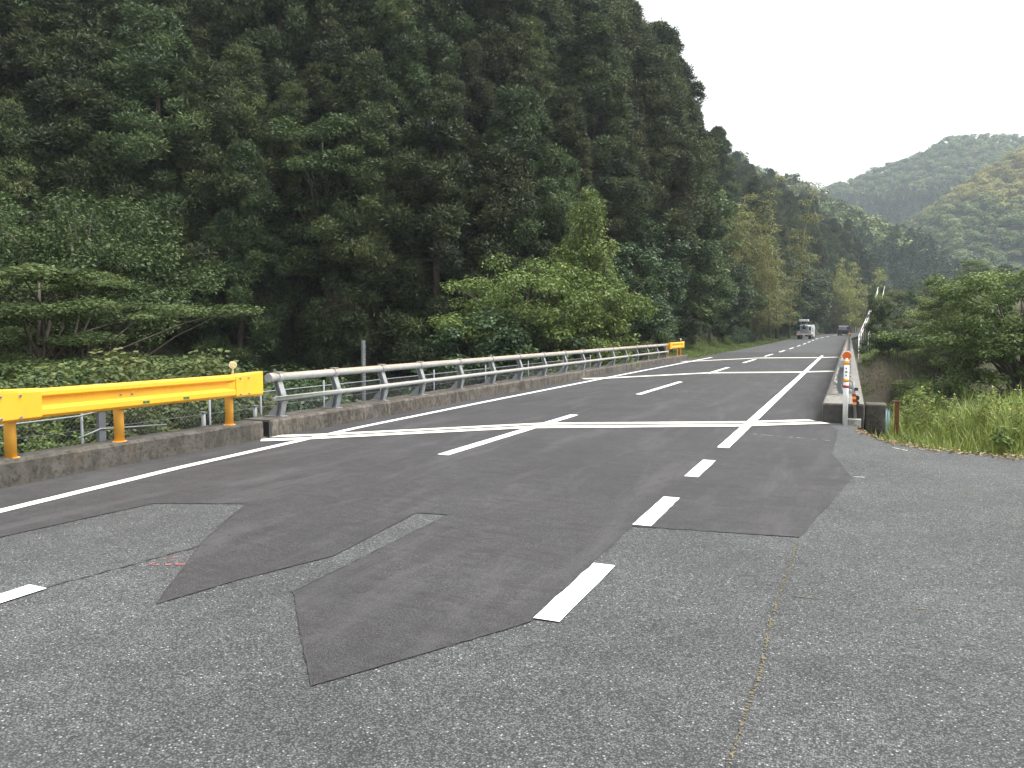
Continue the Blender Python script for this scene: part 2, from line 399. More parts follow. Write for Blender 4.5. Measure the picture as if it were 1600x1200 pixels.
def grid_mesh(name, xs, ys, fz, mat, sm=True):
    X, Y = np.meshgrid(xs, ys); Z = fz(X, Y); nx = len(xs); ny = len(ys)
    v = np.stack([X, Y, Z], -1).reshape(-1, 3)
    i = np.arange(nx * ny).reshape(ny, nx)
    f = np.stack([i[:-1, :-1], i[:-1, 1:], i[1:, 1:], i[1:, :-1]], -1).reshape(-1, 4)
    me = bpy.data.meshes.new(name); me.from_pydata(v.tolist(), [], f.tolist())
    me.polygons.foreach_set('use_smooth', [sm] * len(f)); me.materials.append(mat)
    return me
xs = np.concatenate([np.arange(-170, -30, 3.0), np.arange(-30, 12, .6), np.arange(12, 60, 3.), np.arange(60, 1500, 120.)])
ys = np.concatenate([np.arange(-60, -2, 4.), np.arange(-2, 70, .7), np.arange(70, 260, 2.5), np.arange(260, 1500, 60.)])
def ground_all(X, Y):
    z = ground(X, Y)
    far = smooth(230, 300, Y)
    z = z * (1 - far) + np.minimum(z, 5.0) * far
    # under the asphalt the earth stays below the road sheets
    inroad = (X > -8.6 + shift(Y)) & (X < .35 + shift(Y)) & ((riverdist(X, Y) < 12.3) | (riverdist(X, Y) > 39))
    apron = (Y < 11.0) & (X > -8.3)
    z = np.where(inroad, np.minimum(z, rise(Y) - .12), z)
    z = np.where(apron, np.minimum(z, -.12), z)
    return z
terrain = tag(link_mesh('ground', grid_mesh('ground', xs, ys, ground_all, M_SOIL)), kind='structure')
wm = MB(); wm.add([(-60 + .8 * 0 - .6 * a, -30 + .8 * a, -6.42) if 0 else (-70 * .8 - .6 * a, -70 * .6 + .8 * a, -6.42) for a in (20, 33)] + [(60 * .8 - .6 * a, 60 * .6 + .8 * a, -6.42) for a in (33, 20)], [(0, 1, 2, 3)])
tag(wm.build('river_water', M_WATER), kind='structure')

# ------------------------------------------------------------------ road sheets
def sheet(name, poly, mat, dz, parent=None, jitter=0.0, step=.12, cuts=()):
    pts = []
    for i, p in enumerate(poly):
        q = poly[(i + 1) % len(poly)]
        d = math.dist(p, q); n = max(1, int(d / step)) if jitter and d < 8 else max(1, int(d / 6))
        dx, dy = (q[0] - p[0]) / d, (q[1] - p[1]) / d; o = 0
        for k in range(n):
            a = k / n
            if k: o = .6 * o + random.uniform(-jitter, jitter)
            pts.append((p[0] + dx * d * a - dy * o * (k > 0), p[1] + dy * d * a + dx * o * (k > 0)))
    from mathutils.geometry import delaunay_2d_cdt
    cv, ce, cf, _, _, _ = delaunay_2d_cdt([Vector(p) for p in pts], [], [list(range(len(pts)))], 1, 1e-5)
    bm = bmesh.new(); vs = [bm.verts.new((p.x, p.y, 0)) for p in cv]
    for f in cf:
        try: bm.faces.new([vs[i] for i in f])
        except ValueError: pass
    for X0 in (XC, XC - 2.885, XC + 2.885):
        bmesh.ops.bisect_plane(bm, geom=bm.verts[:] + bm.edges[:] + bm.faces[:], plane_co=(X0, 0, 0), plane_no=(1, 0, 0))
    for Y0 in cuts:
        bmesh.ops.bisect_plane(bm, geom=bm.verts[:] + bm.edges[:] + bm.faces[:], plane_co=(0, Y0, 0), plane_no=(0, 1, 0))
    for v in bm.verts: v.co.z = float(crown(np.array(v.co.x))) + dz
    bmesh.ops.recalc_face_normals(bm, faces=bm.faces)
    if sum(f.normal.z for f in bm.faces) < 0: bmesh.ops.reverse_faces(bm, faces=bm.faces)
    me = bpy.data.meshes.new(name); bm.to_mesh(me); bm.free(); me.materials.append(mat)
    return link_mesh(name, me, parent)
ROAD = tag(sheet('road', [(-8.15, -25), (40, -25), (40, 8.6), (12, 10.6), (6, 11.1), (2.6, 11.5), (2.03, 11.62), (1.34, 11.85), (.92, 12.12), (.46, 12.65), (.13, 13.9), (.1, 15.0), (-.42, 15.0), (-.42, 15.0 + .1), (-8.15, 9.4)], M_OLD, 0.0), kind='structure')
LX = lambda Y: -7.93 - .012 * max(0, min(Y, 34) - 9.5)            # road-side face of the left kerb
NEWP = [(-8.2, -25), (-5.95, -25), (-5.86, 3.96), (-5.73, 5.28), (-4.88, 5.5), (-4.27, 4.34), (-3.59, 3.3), (-3.47, 3.87), (-3.26, 4.52), (-3.38, 5.88), (-3.11, 5.95),
        (-3.04, 3.82), (-2.18, 2.85), (-1.58, 4.0), (-1.61, 6.31), (-.33, 6.48), (.05, 9.31), (-.2, 11.16), (-.16, 13.8), (-.40, 14.85), (-.40, 60), (-8.42, 60), (-8.3, 30), (-8.2, 9.5)]
sheet('resurfaced_lane', NEWP, M_NEW, .004, ROAD, .006, .10)
# road beyond, climbing and bending right
fy = np.arange(60, 330, 4.)
fx = np.array([-3.85, -2.9, 0, 2.9, 4.25])
def farz(Xl, Y): return rise(Y) + np.maximum(0, .075 - .026 * np.abs(Xl)) + .004
FX, FY = np.meshgrid(fx, fy)
v = np.stack([FX + XC + shift(FY), FY, farz(FX, FY)], -1).reshape(-1, 3); idx = np.arange(len(v)).reshape(FX.shape)
me = bpy.data.meshes.new('approach_road'); me.from_pydata(v.tolist(), [], np.stack([idx[:-1, :-1], idx[:-1, 1:], idx[1:, 1:], idx[1:, :-1]], -1).reshape(-1, 4).tolist())
me.materials.append(M_FAR); link_mesh('approach_road', me, ROAD)
# tar seams along the cut edges of the resurfacing
def ribbon(name, pts, w, mat, dz, parent, jitter=0.0, step=.1, far=False, wj=0.0, gap=0.0):
    P = []
    for a, c in zip(pts[:-1], pts[1:]):
        n = max(1, int(math.dist(a, c) / step))
        P += [(a[0] + (c[0] - a[0]) * k / n, a[1] + (c[1] - a[1]) * k / n) for k in range(n)]
    P.append(pts[-1]); vs = []; fs = []
    for i, p in enumerate(P):
        q0, q1 = P[max(0, i - 1)], P[min(len(P) - 1, i + 1)]
        d = math.dist(q0, q1); nx, ny = -(q1[1] - q0[1]) / d, (q1[0] - q0[0]) / d
        o = random.uniform(-jitter, jitter); hw = w / 2 * (1 + random.uniform(-wj, wj))
        for sgn in (-1, 1):
            x, y = p[0] + nx * (o + sgn * hw), p[1] + ny * (o + sgn * hw)
            z = float(crown(np.array(x))) + dz if not far else dz
            vs.append((x, y, z))
        if i: fs.append((2 * i - 2, 2 * i - 1, 2 * i + 1, 2 * i))
    me = bpy.data.meshes.new(name); fs = [f for f in fs if random.random() >= gap]
    me.from_pydata(vs, [], fs); me.materials.append(mat)
    bm = bmesh.new(); bm.from_mesh(me); bmesh.ops.recalc_face_normals(bm, faces=bm.faces)
    if sum(f.normal.z for f in bm.faces) < 0: bmesh.ops.reverse_faces(bm, faces=bm.faces)
    bm.to_mesh(me); bm.free()
    return link_mesh(name, me, parent)
ribbon('tar_seam', [(-5.95, -10)] + NEWP[2:6] , .007, M_TAR, .007, ROAD, .004, .05, wj=.9, gap=.03)
ribbon('tar_seam', NEWP[5:8] + NEWP[8:10], .007, M_TAR, .007, ROAD, .004, .05, wj=.9, gap=.03)
ribbon('tar_seam', NEWP[9:14], .007, M_TAR, .007, ROAD, .004, .05, wj=.9, gap=.03)
ribbon('tar_seam', [(-1.61, 6.31), (-.33, 6.48)], .009, M_TAR, .007, ROAD, .006, .05, wj=.9, gap=.3)
ribbon('tar_seam', [(.05, 9.31), (-.2, 11.16), (-.16, 13.8)], .009, M_TAR, .007, ROAD, .01, .05, wj=.9, gap=.4)
ribbon('road_crack', [(-4.38, 3.2), (-4.22, 4.35)], .014, M_TAR, .006, ROAD, .008, .05, wj=.8)
ribbon('road_crack', [(-3.38, 5.9), (-2.4, 6.1), (-1.6, 6.32)], .006, M_TAR, .008, ROAD, .012, .06, wj=.9, gap=.4)
ribbon('mossy_crack', [(-.335, 6.4), (-.35, 5.4), (-.37, 4.6), (-.35, 3.8), (-.38, 2.9), (-.37, 1.0)], .010, M_MOSS, .0055, ROAD, .009, .012, wj=1.0, gap=.4)
ribbon('road_crack', [(-.335, 6.4), (-.35, 5.4), (-.37, 4.6), (-.35, 3.8), (-.38, 2.9), (-.37, 1.0)], .007, M_TAR, .004, ROAD, .005, .03, wj=.9, gap=.05)
ribbon('mossy_crack', [(-.34, 5.0), (-.05, 5.02), (.4, 5.05), (.9, 5.2)], .008, M_MOSS, .005, ROAD, .01, .05, wj=.9, gap=.5)
ribbon('road_crack', [(.6, 12.3), (.75, 10.8), (.9, 9.6), (1.3, 8.3), (1.5, 7.0)], .009, M_MOSS, .005, ROAD, .02, .05, wj=.9, gap=.5)
ribbon('chalk_mark', [(.06, 9.4), (.17, 9.42)], .010, M_JOINT, .008, ROAD, .003, .04, wj=.8)
ribbon('chalk_mark', [(.55, 12.0), (.72, 11.75)], .010, M_JOINT, .006, ROAD, .003, .04, wj=.8)
ribbon('red_spray_mark', [(-4.2, 3.82), (-4.0, 3.92)], .014, M_RED, .006, ROAD, .008, .02, wj=.9, gap=.35)
ribbon('red_spray_mark', [(-4.2, 3.82), (-4.22, 3.95), (-4.15, 4.05)], .009, M_RED, .0065, ROAD, .008, .02, wj=.9, gap=.5)

# painted lines, each piece its own
def dash(x, y0, y1, w=.15, name='lane_dash'):
    n = max(1, int((y1 - y0) / .5)); ys_ = [y0 + (y1 - y0) * k / n for k in range(n + 1)]
    if y0 < 59.5:
        return ribbon(name, [(x, y0), (x, y1)], w, M_LINE, .010, ROAD, .003, .12, wj=.04)
    vs = []
    for y in ys_:
        for sg in (-1, 1):
            xl = x - XC + sg * w / 2
            vs.append((x + sg * w / 2 + float(shift(np.array(y))), y, float(farz(np.array(xl), np.array(y))) + .006))
    me = bpy.data.meshes.new(name); me.from_pydata(vs, [], [(2 * k, 2 * k + 1, 2 * k + 3, 2 * k + 2) for k in range(n)])
    me.materials.append(M_LINE); return link_mesh(name, me, ROAD)
dash(-4.42, -1.8, 3.2)
for k in range(0, 22): dash(XC + (.06 if k == 0 else 0), 8.6 + 10 * k, 13.65 + 10 * k)
for a, c, x in ((4.04, 5.18, -1.51), (6.35, 7.55, -1.54), (8.71, 9.91, -1.57)): dash(x, a, c, .155, 'edge_dash')
ribbon('edge_line', [(-1.57, 11.05), (-1.60, 25), (-1.66, 53.7)], .16, M_LINE, .010, ROAD, .003, .2, wj=.03)
ribbon('edge_line', [(-6.0, -2), (-6.45, 2), (-6.8, 4.6), (-7.1, 6.9), (-7.40, 11), (-7.48, 16), (-7.55, 28), (-7.55, 48)], .15, M_LINE, .010, ROAD, .003, .2, wj=.03)
def joint(Y0, X0, X1, Y1, w, off, name='expansion_joint'):
    nx, ny = -(Y1 - Y0), (X1 - X0); L = math.hypot(nx, ny); nx /= L; ny /= L
    return ribbon(name, [(X0 + nx * off, Y0 + ny * off), (X1 + nx * off, Y1 + ny * off)], w, M_JOINT, .013, ROAD, .003, .12, wj=.05)
joint(9.35, -7.97, -.5, 14.9, .27, -.21); joint(9.35, -7.97, -.5, 14.9, .23, .19)
ribbon('joint_gap', [(-7.97, 9.35), (-.5, 14.9)], .14, M_TAR, .009, ROAD, 0, .2)
joint(25.0, -8.1, -.6, 33.6, .45, 0); joint(40.9, -7.9, -.7, 51.3, .5, 0)
for y0, x0, x1 in ((12.5, -1.35, -.25),):
    ribbon('road_crack', [(x0, y0 + .2), (x1, y0 - .1)], .008, M_JOINT, .008, ROAD, .012, .06, wj=.9, gap=.45)

# ------------------------------------------------------------------ bridge deck, kerbs and parapet
dm = MB()
for (a0, a1) in ((12.35, 26.0), (26.05, 39.6)):
    ring = [(-8.55, (a + .6 * -8.55) / .8) for a in (a0,)] + [(.28, (a0 + .6 * .28) / .8), (.28, (a1 + .6 * .28) / .8), (-8.55, (a1 - .6 * 8.55) / .8)]
    ring[0] = (-8.55, (a0 - .6 * 8.55) / .8)
    dm.add([(x, y, z) for z in (-1.0, -.02) for x, y in ring], [(3, 2, 1, 0), (4, 5, 6, 7), (0, 1, 5, 4), (1, 2, 6, 5), (2, 3, 7, 6), (3, 0, 4, 7)])
tag(dm.build('bridge_deck', M_DARKCON), 'dark concrete deck slab carrying the road over the river', 'bridge')
def kerb(name, ys_, xf, wid, h, mat, label, jag=.008):
    vs = []; fs = []
    for i, y in enumerate(ys_):
        xx = xf(y); j = lambda: random.uniform(-jag, jag)
        z0 = float(rise(np.array(y))) - .25
        h0 = h + z0 + .25
        vs += [(xx + .01 + j() * .5, y, z0), (xx + j(), y, h0 - .03 + j() * .6), (xx - .03 * np.sign(wid) + j(), y, h0 + j() * .6), (xx - wid + .02 * np.sign(wid), y, h0 + j() * .5), (xx - wid, y, h0 - .02), (xx - wid, y, z0)]
        if i:
            a = 6 * (i - 1); c = 6 * i
            fs += [(a + k, a + (k + 1) % 6, c + (k + 1) % 6, c + k) for k in range(6)]
    fs += [tuple(range(6)), tuple(range(len(vs) - 1, len(vs) - 7, -1))]
    o = MB().add(vs, fs).build(name, mat); return tag(o, label, 'kerb')
kerb('concrete_kerb', np.arange(-2, 9.46, .18), lambda y: -7.62 - .05 * min(max(y, 0), 6.2) + .0 * y, .36, .27, M_CURB, 'low grey concrete kerb wall under the near yellow guardrail')
kerb('concrete_kerb', np.arange(9.52, 44.2, .22), LX, .55, .26, M_CURB2, 'long blotchy brown-stained concrete kerb under the left pipe railing')
o = MB().box((-8.085, 9.49, .0), (.31, .05, .49)).build('kerb_joint_filler', M_BLACK); tag(o, 'thin black joint filler strip between the two left kerbs', 'joint filler')
PX = lambda y: -.44 - .0025 * max(0, y - 15) + float(shift(np.array(y)))
kerb('bridge_parapet', np.concatenate([np.arange(14.85, 40, .3), np.arange(40, 118, 1.0)]), PX, -.67, .34, M_PAR, 'low wide concrete parapet along the right side of the bridge', .006)

par = bpy.data.objects['bridge_parapet']
ef = MB().box((-.105, 14.838, .05), (.648, .02, .53)).build('end_face', M_DARKCON, par, bevel=.008); ef['label'] = 'dark end face'  # thin slab in a darker concrete colour over the parapet's near end

# ------------------------------------------------------------------ yellow guardrails
BEAM = [(0, .975), (.045, .982), (.085, .955), (.088, .905), (.042, .876), (.042, .792), (.088, .762), (.088, .700), (.06, .668), (0, .66), (-.012, .67), (-.012, .965)]
def bolt(mb_w, mb_b, x, y, z):
    mb_w.tube([(x, y, z), (x + .006, y, z)], .017, 10); mb_b.tube([(x + .004, y, z), (x + .018, y, z)], .010, 6)
def guardrail(name, label, x0, ya, yb, posts, s0, s1, stickers=(), refl=None, bolts=True):
    g = empty(name, (x0, ya, 0)); tag(g, label, 'guardrail')
    L = yb - ya
    MB().prism(BEAM, (0, s0 - .06, 0), (0, L - s1 + .06, 0), (1, 0, 0)).build('beam', M_YEL, g, bevel=.006, segs=2)
    w = MB(); yy = L - s1
    w.add([(.040, yy - .13, .80), (.040, yy - .13, .868), (.085, yy + .01, .765), (.085, yy + .01, .90)], [(0, 1, 3, 2)])
    w.build('valley_closure', M_YEL, g)
    for y0, y1, flare in ((0, s0, -1), (L - s1, L, 1)):
        s = MB(); e = .012
        ye, yi = (y0, y1) if flare < 0 else (y1, y0)
        vs = []
        for y, zt, zb, d, dt in ((yi, .986, .656, .096, .05), (ye, 1.0, .648, .092, .09)):
            vs += [(0, y, zb), (d - .03, y, zb), (d, y, zb + .03), (d, y, zt - .035), (dt - .02 + .02, y, zt), (0, y, zt)]
        s.add(vs, [(0, 1, 2, 3, 4, 5), (6, 7, 8, 9, 10, 11)] + [(k, (k + 1) % 6, 6 + (k + 1) % 6, 6 + k) for k in range(6)])
        sl = s.build('end_sleeve', M_YEL, g, bevel=.004)
        if bolts:
            for yb_ in ((y0 + .10, y0 + .31) if flare < 0 else (y0 + .08, y0 + .25)):
                for z in (.70, .925):
                    a = MB(); c = MB(); bolt(a, c, .096, yb_, z)
                    bo = c.build('bolt', M_BOLT, sl); a.build('washer', M_WASH, sl)
    if bolts:
        for yb_ in (posts[1] - ya - .06, posts[1] - ya + .10):
            a = MB(); c = MB(); bolt(a, c, .043, yb_, .835)
            c.build('bolt', M_BOLT, g); a.build('washer', M_WASH, g)
    for y in posts:
        p = MB().tube([(-.07, y - ya, .24), (-.07, y - ya, .95)], .057, 20).build('post', M_YELPOST, g)
        MB().tube([(-.07, y - ya, .262), (-.07, y - ya, .272)], .085, 16).build('base_collar', M_YELPOST, p)
    for y in stickers:
        st = MB().box((.0895, y - ya, .725), (.002, .105, .034)).build('sticker', M_GREENST, g)
        k = MB()
        for q, wdt in ((-.03, .03), (.02, .035)): k.box((.091, y - ya + q, .727), (.002, wdt, .02))
        k.build('print', M_STDARK, st)
    if refl is not None:
        r = MB().tube([(-.02, refl - ya, .96), (0, refl - ya - .01, 1.02), (.015, refl - ya - .01, 1.09)], .014, 8).build('reflector_stem', M_CREAM, g)
        MB().tube([(-.012, refl - ya - .005, 1.115), (.0, refl - ya - .01, 1.115), (.028, refl - ya - .03, 1.115)], [.046, .052, .052], 24).build('reflector', M_CREAM, r)
        MB().tube([(.0285, refl - ya - .0303, 1.115), (.0315, refl - ya - .0325, 1.115)], [.040, .034], 24).build('reflector_lens', plain('lens', (.5, .44, .22), .2, 0, .2, 50), r)
    return g
guardrail('yellow_guardrail', 'long bright yellow guardrail with three posts on the near left kerb', -8.0, 5.30, 9.33, (5.60, 6.95, 8.80), .55, .56, (7.22, 7.86), 8.82)
guardrail('yellow_guardrail', 'short yellow guardrail at the far end of the left pipe railing', -8.35, 39.6, 43.2, (39.75, 42.0, 42.9), .5, .5, (), 42.6, False)
guardrail('yellow_guardrail', 'tiny far yellow guardrail end beyond the right parapet', -.25, 118.5, 121.5, (118.8, 120, 121.2), .5, .5, (), None, False).location.z = .3

# ------------------------------------------------------------------ pipe railings
def rail_post(m=None):
    mb = MB()
    prof = [(0.0, 0), (.03, .10), (.055, .22), (.04, .36), (-.01, .50), (-.045, .60)]   # curved front plate
    for (a0, z0), (a1, z1) in zip(prof[:-1], prof[1:]):
        mb.prism([(a0, z0), (a0 - .018, z0), (a1 - .018, z1), (a1, z1)], (0, -.055, 0), (0, .055, 0), (1, 0, 0))
    for (a0, z0), (a1, z1) in zip(prof[:-1], prof[1:]):
        mb.prism([(a0 - .019, z0), (a0 - .085, z0), (a1 - .085, z1), (a1 - .019, z1)], (0, -.008, 0), (0, .008, 0), (1, 0, 0))
        mb.prism([(a0 - .086, z0), (a0 - .10, z0), (a1 - .10, z1), (a1 - .086, z1)], (0, -.05, 0), (0, .05, 0), (1, 0, 0))
    mb.prism([(-.101, 0), (-.26, 0), (-.255, .03), (-.20, .10), (-.15, .145), (-.095, .17)], (0, -.008, 0), (0, .008, 0), (1, 0, 0))
    mb.box((-.11, 0, .006), (.34, .15, .012))
    return mb.mesh('post', M_POST)
POSTM = rail_post()
CAPM = MB().tube([(-.05, -.05, 0), (-.05, .05, 0)], .074, 14).mesh('saddle', M_PIPE2)
CLIPM = MB().box((0, 0, .055), (.11, .12, .012)).mesh('clip', M_PIPE2)
PADM = MB().box((0, 0, .004), (.40, .26, .018)).mesh('base_pad', M_PALECON)
def railing(name, label, xf, sgn, ys_, y0, y1, z0, zt, zl):
    g = empty(name, (xf(y0), y0, 0)); tag(g, label, 'railing'); bx = xf(y0)
    zz = lambda y: float(rise(np.array(y)))
    line = np.linspace(y0, y1, 14)
    P = lambda y, off, z: (xf(y) + sgn * off - bx, y - y0, z + zz(y))
    top = MB().tube([P(y, -.05, zt) for y in line], .061, 16).build('top_rail', M_PIPE, g)
    MB().tube([P(y0 - .012, -.05, zt), P(y0 + .10, -.05, zt)], [.070, .073], 18).build('end_cap', M_PIPE2, top)
    low = MB().tube([P(y0 - .03, .065, zl), P(y0 - .0, .065, zl)] + [P(y, .065, zl) for y in line], [.026, .042] + [.042] * 14, 14).build('lower_rail', M_PIPE2, g)
    for y in ys_:
        if sgn < 0: link_mesh('base_pad', PADM, g, P(y, -.1, z0))
        p = link_mesh('post', POSTM, g, P(y, 0, z0), 0 if sgn > 0 else math.pi)
        s = link_mesh('saddle', CAPM, p, (0, 0, zt - z0)); link_mesh('clip', CLIPM, p, (-.05, 0, zt - z0 + .02))
        MB().box((.045, 0, zl - z0), (.06, .10, .105)).build('lower_clamp', M_PIPE2, p)
    return g
xl = lambda y: LX(y) - .20
yl = [10.02, 11.5, 13.05, 14.55, 16.4, 18.25, 20.1] + [20.1 + 1.93 * k for k in range(1, 11)]
railing('pipe_railing', 'long grey two-pipe railing with rust-topped rail along the left kerb', xl, 1, yl, 9.78, 39.55, .26, .875, .545)
xr_ = lambda y: PX(y) + .235
railing('pipe_railing', 'grey two-pipe railing seen end-on along the right parapet', xr_, -1, [17.0 + 1.95 * k for k in range(50)], 16.75, 116, .34, .95, .58)

# ------------------------------------------------------------------ wire fence behind the left kerbs
fence = empty('wire_fence', (-8.78, 4.0, 0)); tag(fence, 'galvanised chain-link wire fence behind the left kerb and railing', 'fence')
fy0, fy1, fzb, fzt = 0.0, 24.0, -.45, .66
mesh_ = MB(); pit = .062; hgt = fzt - fzb - .06
for k in range(int(-hgt / pit), int((fy1 - fy0) / pit)):
    for sg in (1, -1):
        a = fy0 + k * pit; p0, p1 = (a, fzb), (a + hgt, fzb + hgt)
        if sg < 0: p0, p1 = (a + hgt, fzb), (a, fzb + hgt)
        def cl(p, q):
            if p[0] < fy0: f = (fy0 - p[0]) / (q[0] - p[0]); return (fy0, p[1] + (q[1] - p[1]) * f)
            if p[0] > fy1: f = (fy1 - p[0]) / (q[0] - p[0]); return (fy1, p[1] + (q[1] - p[1]) * f)
            return p
        if max(p0[0], p1[0]) <= fy0 + .01 or min(p0[0], p1[0]) >= fy1 - .01: continue
        q0, q1 = cl(p0, p1), cl(p1, p0)
        mesh_.tube([(sg * .002, q0[0], q0[1]), (sg * .002, q1[0], q1[1])], .0010, 3, False)
tag(mesh_.build('wire_mesh', M_WIRE, fence), kind='stuff')
for z, r in ((.60, .011), (.36, .003), (.12, .003), (-.12, .003), (-.4, .003)):
    MB().tube([(.004, fy0, z), (.004, fy1, z)], r, 6).build('top_rail' if r > .01 else 'line_wire', M_GALV, fence)
fposts = [3.0, 5.15, 6.27, 7.95, 9.85, 12.1, 14.9, 17.9, 21.0, 24.0]
for k, y in enumerate(fposts):
    MB().tube([(.02, y, -.7), (.02, y, .70)], .017, 8).build('post', M_GALV, fence)
MB().box((.06, 3.23, .18), (.06, .07, 1.5)).box((.095, 3.23, .18), (.01, .10, 1.5)).build('anchor_post', M_ANCH, fence)
for y in (4.95, 6.05): MB().tube([(.09, y, -.2), (.09, y, .40)], .032, 10).box((.09, y, .405), (.08, .08, .012)).build('stub_post', M_GALV, fence)
hz = MB().tube([(.11, 0.4, .56), (.11, 1.9, .54), (.10, 2.9, .55), (.10, 3.3, .60), (.10, 4.2, .74), (.05, 5.0, .84)], .012, 8).build('loose_white_cable', M_WIRE, fence)
MB().tube([(.14, 2.85, .285), (.10, 3.2, .36), (.10, 3.6, .335), (.1, 4.25, .30)], .012, 8).build('loose_white_cable', M_WIRE, fence)
# perforated steel post standing behind the railing
pp = MB(); pz0, pz1 = -.9, 1.40
pp.box((0, 0, (pz0 + pz1) / 2), (.008, .016, pz1 - pz0)).box((0, .058, (pz0 + pz1) / 2), (.008, .016, pz1 - pz0)).box((-.045, .068, (pz0 + pz1) / 2), (.09, .006, pz1 - pz0))
k = pz0
while k < pz1: pp.box((0, .029, k + .012), (.008, .05, .022)); k += .05
o = pp.build('perforated_post', M_GALV, None, (-9.05, 13.68, 0)); tag(o, 'upright perforated steel angle post rising behind the pipe railing', 'post')

# ------------------------------------------------------------------ right bridge end: delineators, blocks, stakes
d = empty('delineator_post', (-.065, 14.62, 0)); tag(d, 'white delineator post with round orange reflector before the right parapet', 'delineator')
MB().tube([(0, 0, -.1), (0, 0, 1.13)], .042, 18).build('post', M_WHITE, d, bevel=0)
h = MB().tube([(0, .02, 1.17), (0, -.03, 1.17)], .083, 26).build('reflector_housing', M_WHITE, d)
MB().tube([(0, -.0305, 1.17), (0, -.036, 1.17)], [.072, .066], 26).build('reflector_lens', M_ORANGE, h)
for z0, z1, mt in ((1.02, 1.09, M_AMBER), (.73, .785, M_AMBER), (.63, .675, M_REDREF)):
    MB().tube([(0, 0, z0), (0, 0, z1)], .0445, 18).build('reflective_band', mt, d)
for z in (.84, .90, .96):
    MB().tube([(0, -.0425, z), (0, -.0455, z)], .018 if z != .90 else .024, 10).build('printed_mark', M_GREYM, d)
d = empty('lamp_post', (.075, 14.78, 0)); tag(d, 'short leaning grey post with amber and red reflectors on concrete foot', 'delineator')
MB().box((0, 0, .02), (.22, .20, .15)).build('concrete_foot', M_PALECON, d, bevel=.008)
p = MB().tube([(.02, 0, .09), (-.035, 0, .74)], .024, 12).build('post', M_GALV, d)
for z, mt in ((.335, M_AMBER), (.385, M_REDREF), (.43, M_AMBER), (.48, M_REDREF)):
    x = .02 - .055 * (z - .09) / .65
    MB().box((x, -.032, z + .022), (.060, .014, .042)).build('reflective_plate', mt, d)
for z in (.36, .45): MB().tube([(.03, -.02, z), (.03, .03, z)], .045, 16).build('lamp_housing', M_BLACK, d)
MB().box((.02, 0, .60), (.06, .06, .05)).box((-.06, 0, .615), (.10, .03, .02)).build('bracket', M_BLACK, d)
o = MB().box((.42, 15.3, .05), (.36, .5, .56), taper=.93).build('concrete_block', M_CURB, bevel=.03, segs=3); tag(o, 'rough dark concrete block beside the end of the right parapet', 'block')
d = empty('rusty_post', (.70, 14.2, 0)); tag(d, 'short rusty iron post with flat cap in the roadside grass', 'post')
MB().box((0, 0, .15), (.056, .010, .62)).box((-.03, 0, .15), (.008, .07, .62)).box((.03, 0, .15), (.008, .07, .62)).build('shaft', M_RUST, d); MB().box((0, 0, .462), (.15, .06, .012)).build('cap', M_RUST, d)
for x, y, h in ((.56, 14.5, .30), (.60, 14.62, .26)):
    o = MB().tube([(0, 0, -.2), (0, 0, h)], .012, 8).box((0, 0, h), (.03, .03, .012)).build('marker_stake', M_BLUE, None, (x, y, 0)); tag(o, 'thin faded blue stake between concrete block and rusty post', 'stake', 'faded blue stakes')
# white handrail climbing the right bank
hr = empty('white_handrail', (.45, 58, 0)); tag(hr, 'white pipe handrail climbing the bank right of the bridge end', 'handrail')
hp = [(.45, 58.), (.46, 60.5), (.70, 66), (1.1, 72), (1.55, 79), (2.05, 86), (2.35, 90)]
def hz_(y): return float(np.interp(y, [58, 60.5, 66, 72, 79, 86, 90], [-.45, .45, 1.0, 1.9, 2.9, 4.0, 5.2]))
for off, hh in ((0, .85), (0, .45)):
    MB().tube([(x - .45 + off, y - 58, hz_(y) + hh * (.9 if y > 58 else .8)) for x, y in hp], .024, 8).build('rail', M_HANDR, hr)
MB().tube([(x + .15, y - 58, hz_(y) + .85) for x, y in hp[1:]], .018, 8).build('rail', M_HANDR, hr)
for y in np.arange(58, 90.5, 2.5):
    if y > 60:
        x = float(np.interp(y, [q[1] for q in hp], [q[0] for q in hp])); MB().tube([(x + .15, y - 58, hz_(y) - .9), (x + .15, y - 58, hz_(y) + .84)], .022, 6).build('post', M_HANDR, hr)
    x = float(np.interp(y, [q[1] for q in hp], [q[0] for q in hp]))
    MB().tube([(x - .45, y - 58, hz_(y) - .9), (x - .45, y - 58, hz_(y) + .84)], .026, 6).build('post', M_HANDR, hr)

# ------------------------------------------------------------------ vehicles
def wheel(parent, x, y, r, w):
    t_ = MB().tube([(x - w / 2, y, r), (x - w / 2 + .02, y, r), (x + w / 2 - .02, y, r), (x + w / 2, y, r)], [r * .92, r, r, r * .92], 22).build('wheel', M_TYRE, parent)
    MB().tube([(x - w / 2 - .006, y, r), (x + w / 2 + .006, y, r)], r * .55, 14).build('rim', M_GREYM, t_)
ty = 121.0; tz = float(rise(np.array(ty))) + .03
tr = empty('work_truck', (XC - 1.75 + float(shift(np.array(ty))), ty, tz), R(-4)); tag(tr, 'white work truck with lifting gear driving away in the left lane', 'truck')
MB().prism([(4.7, .35), (4.75, .9), (4.55, 1.95), (4.35, 2.05), (3.2, 2.05), (3.1, 1.9), (3.1, .35)], (-.95, 0, 0), (.95, 0, 0), (0, 1, 0)).build('cab', M_CARW, tr, bevel=.05)
MB().box((0, 3.09, 1.5), (1.5, .03, .5)).build('rear_window', M_GLASS, tr)
MB().box((0, 2.3, .52), (.8, 4.3, .22)).build('chassis', M_BLACK, tr)
bed = MB().box((0, 1.55, .80), (1.95, 3.0, .16)).build('cargo_bed', M_GREYM, tr, bevel=.01)
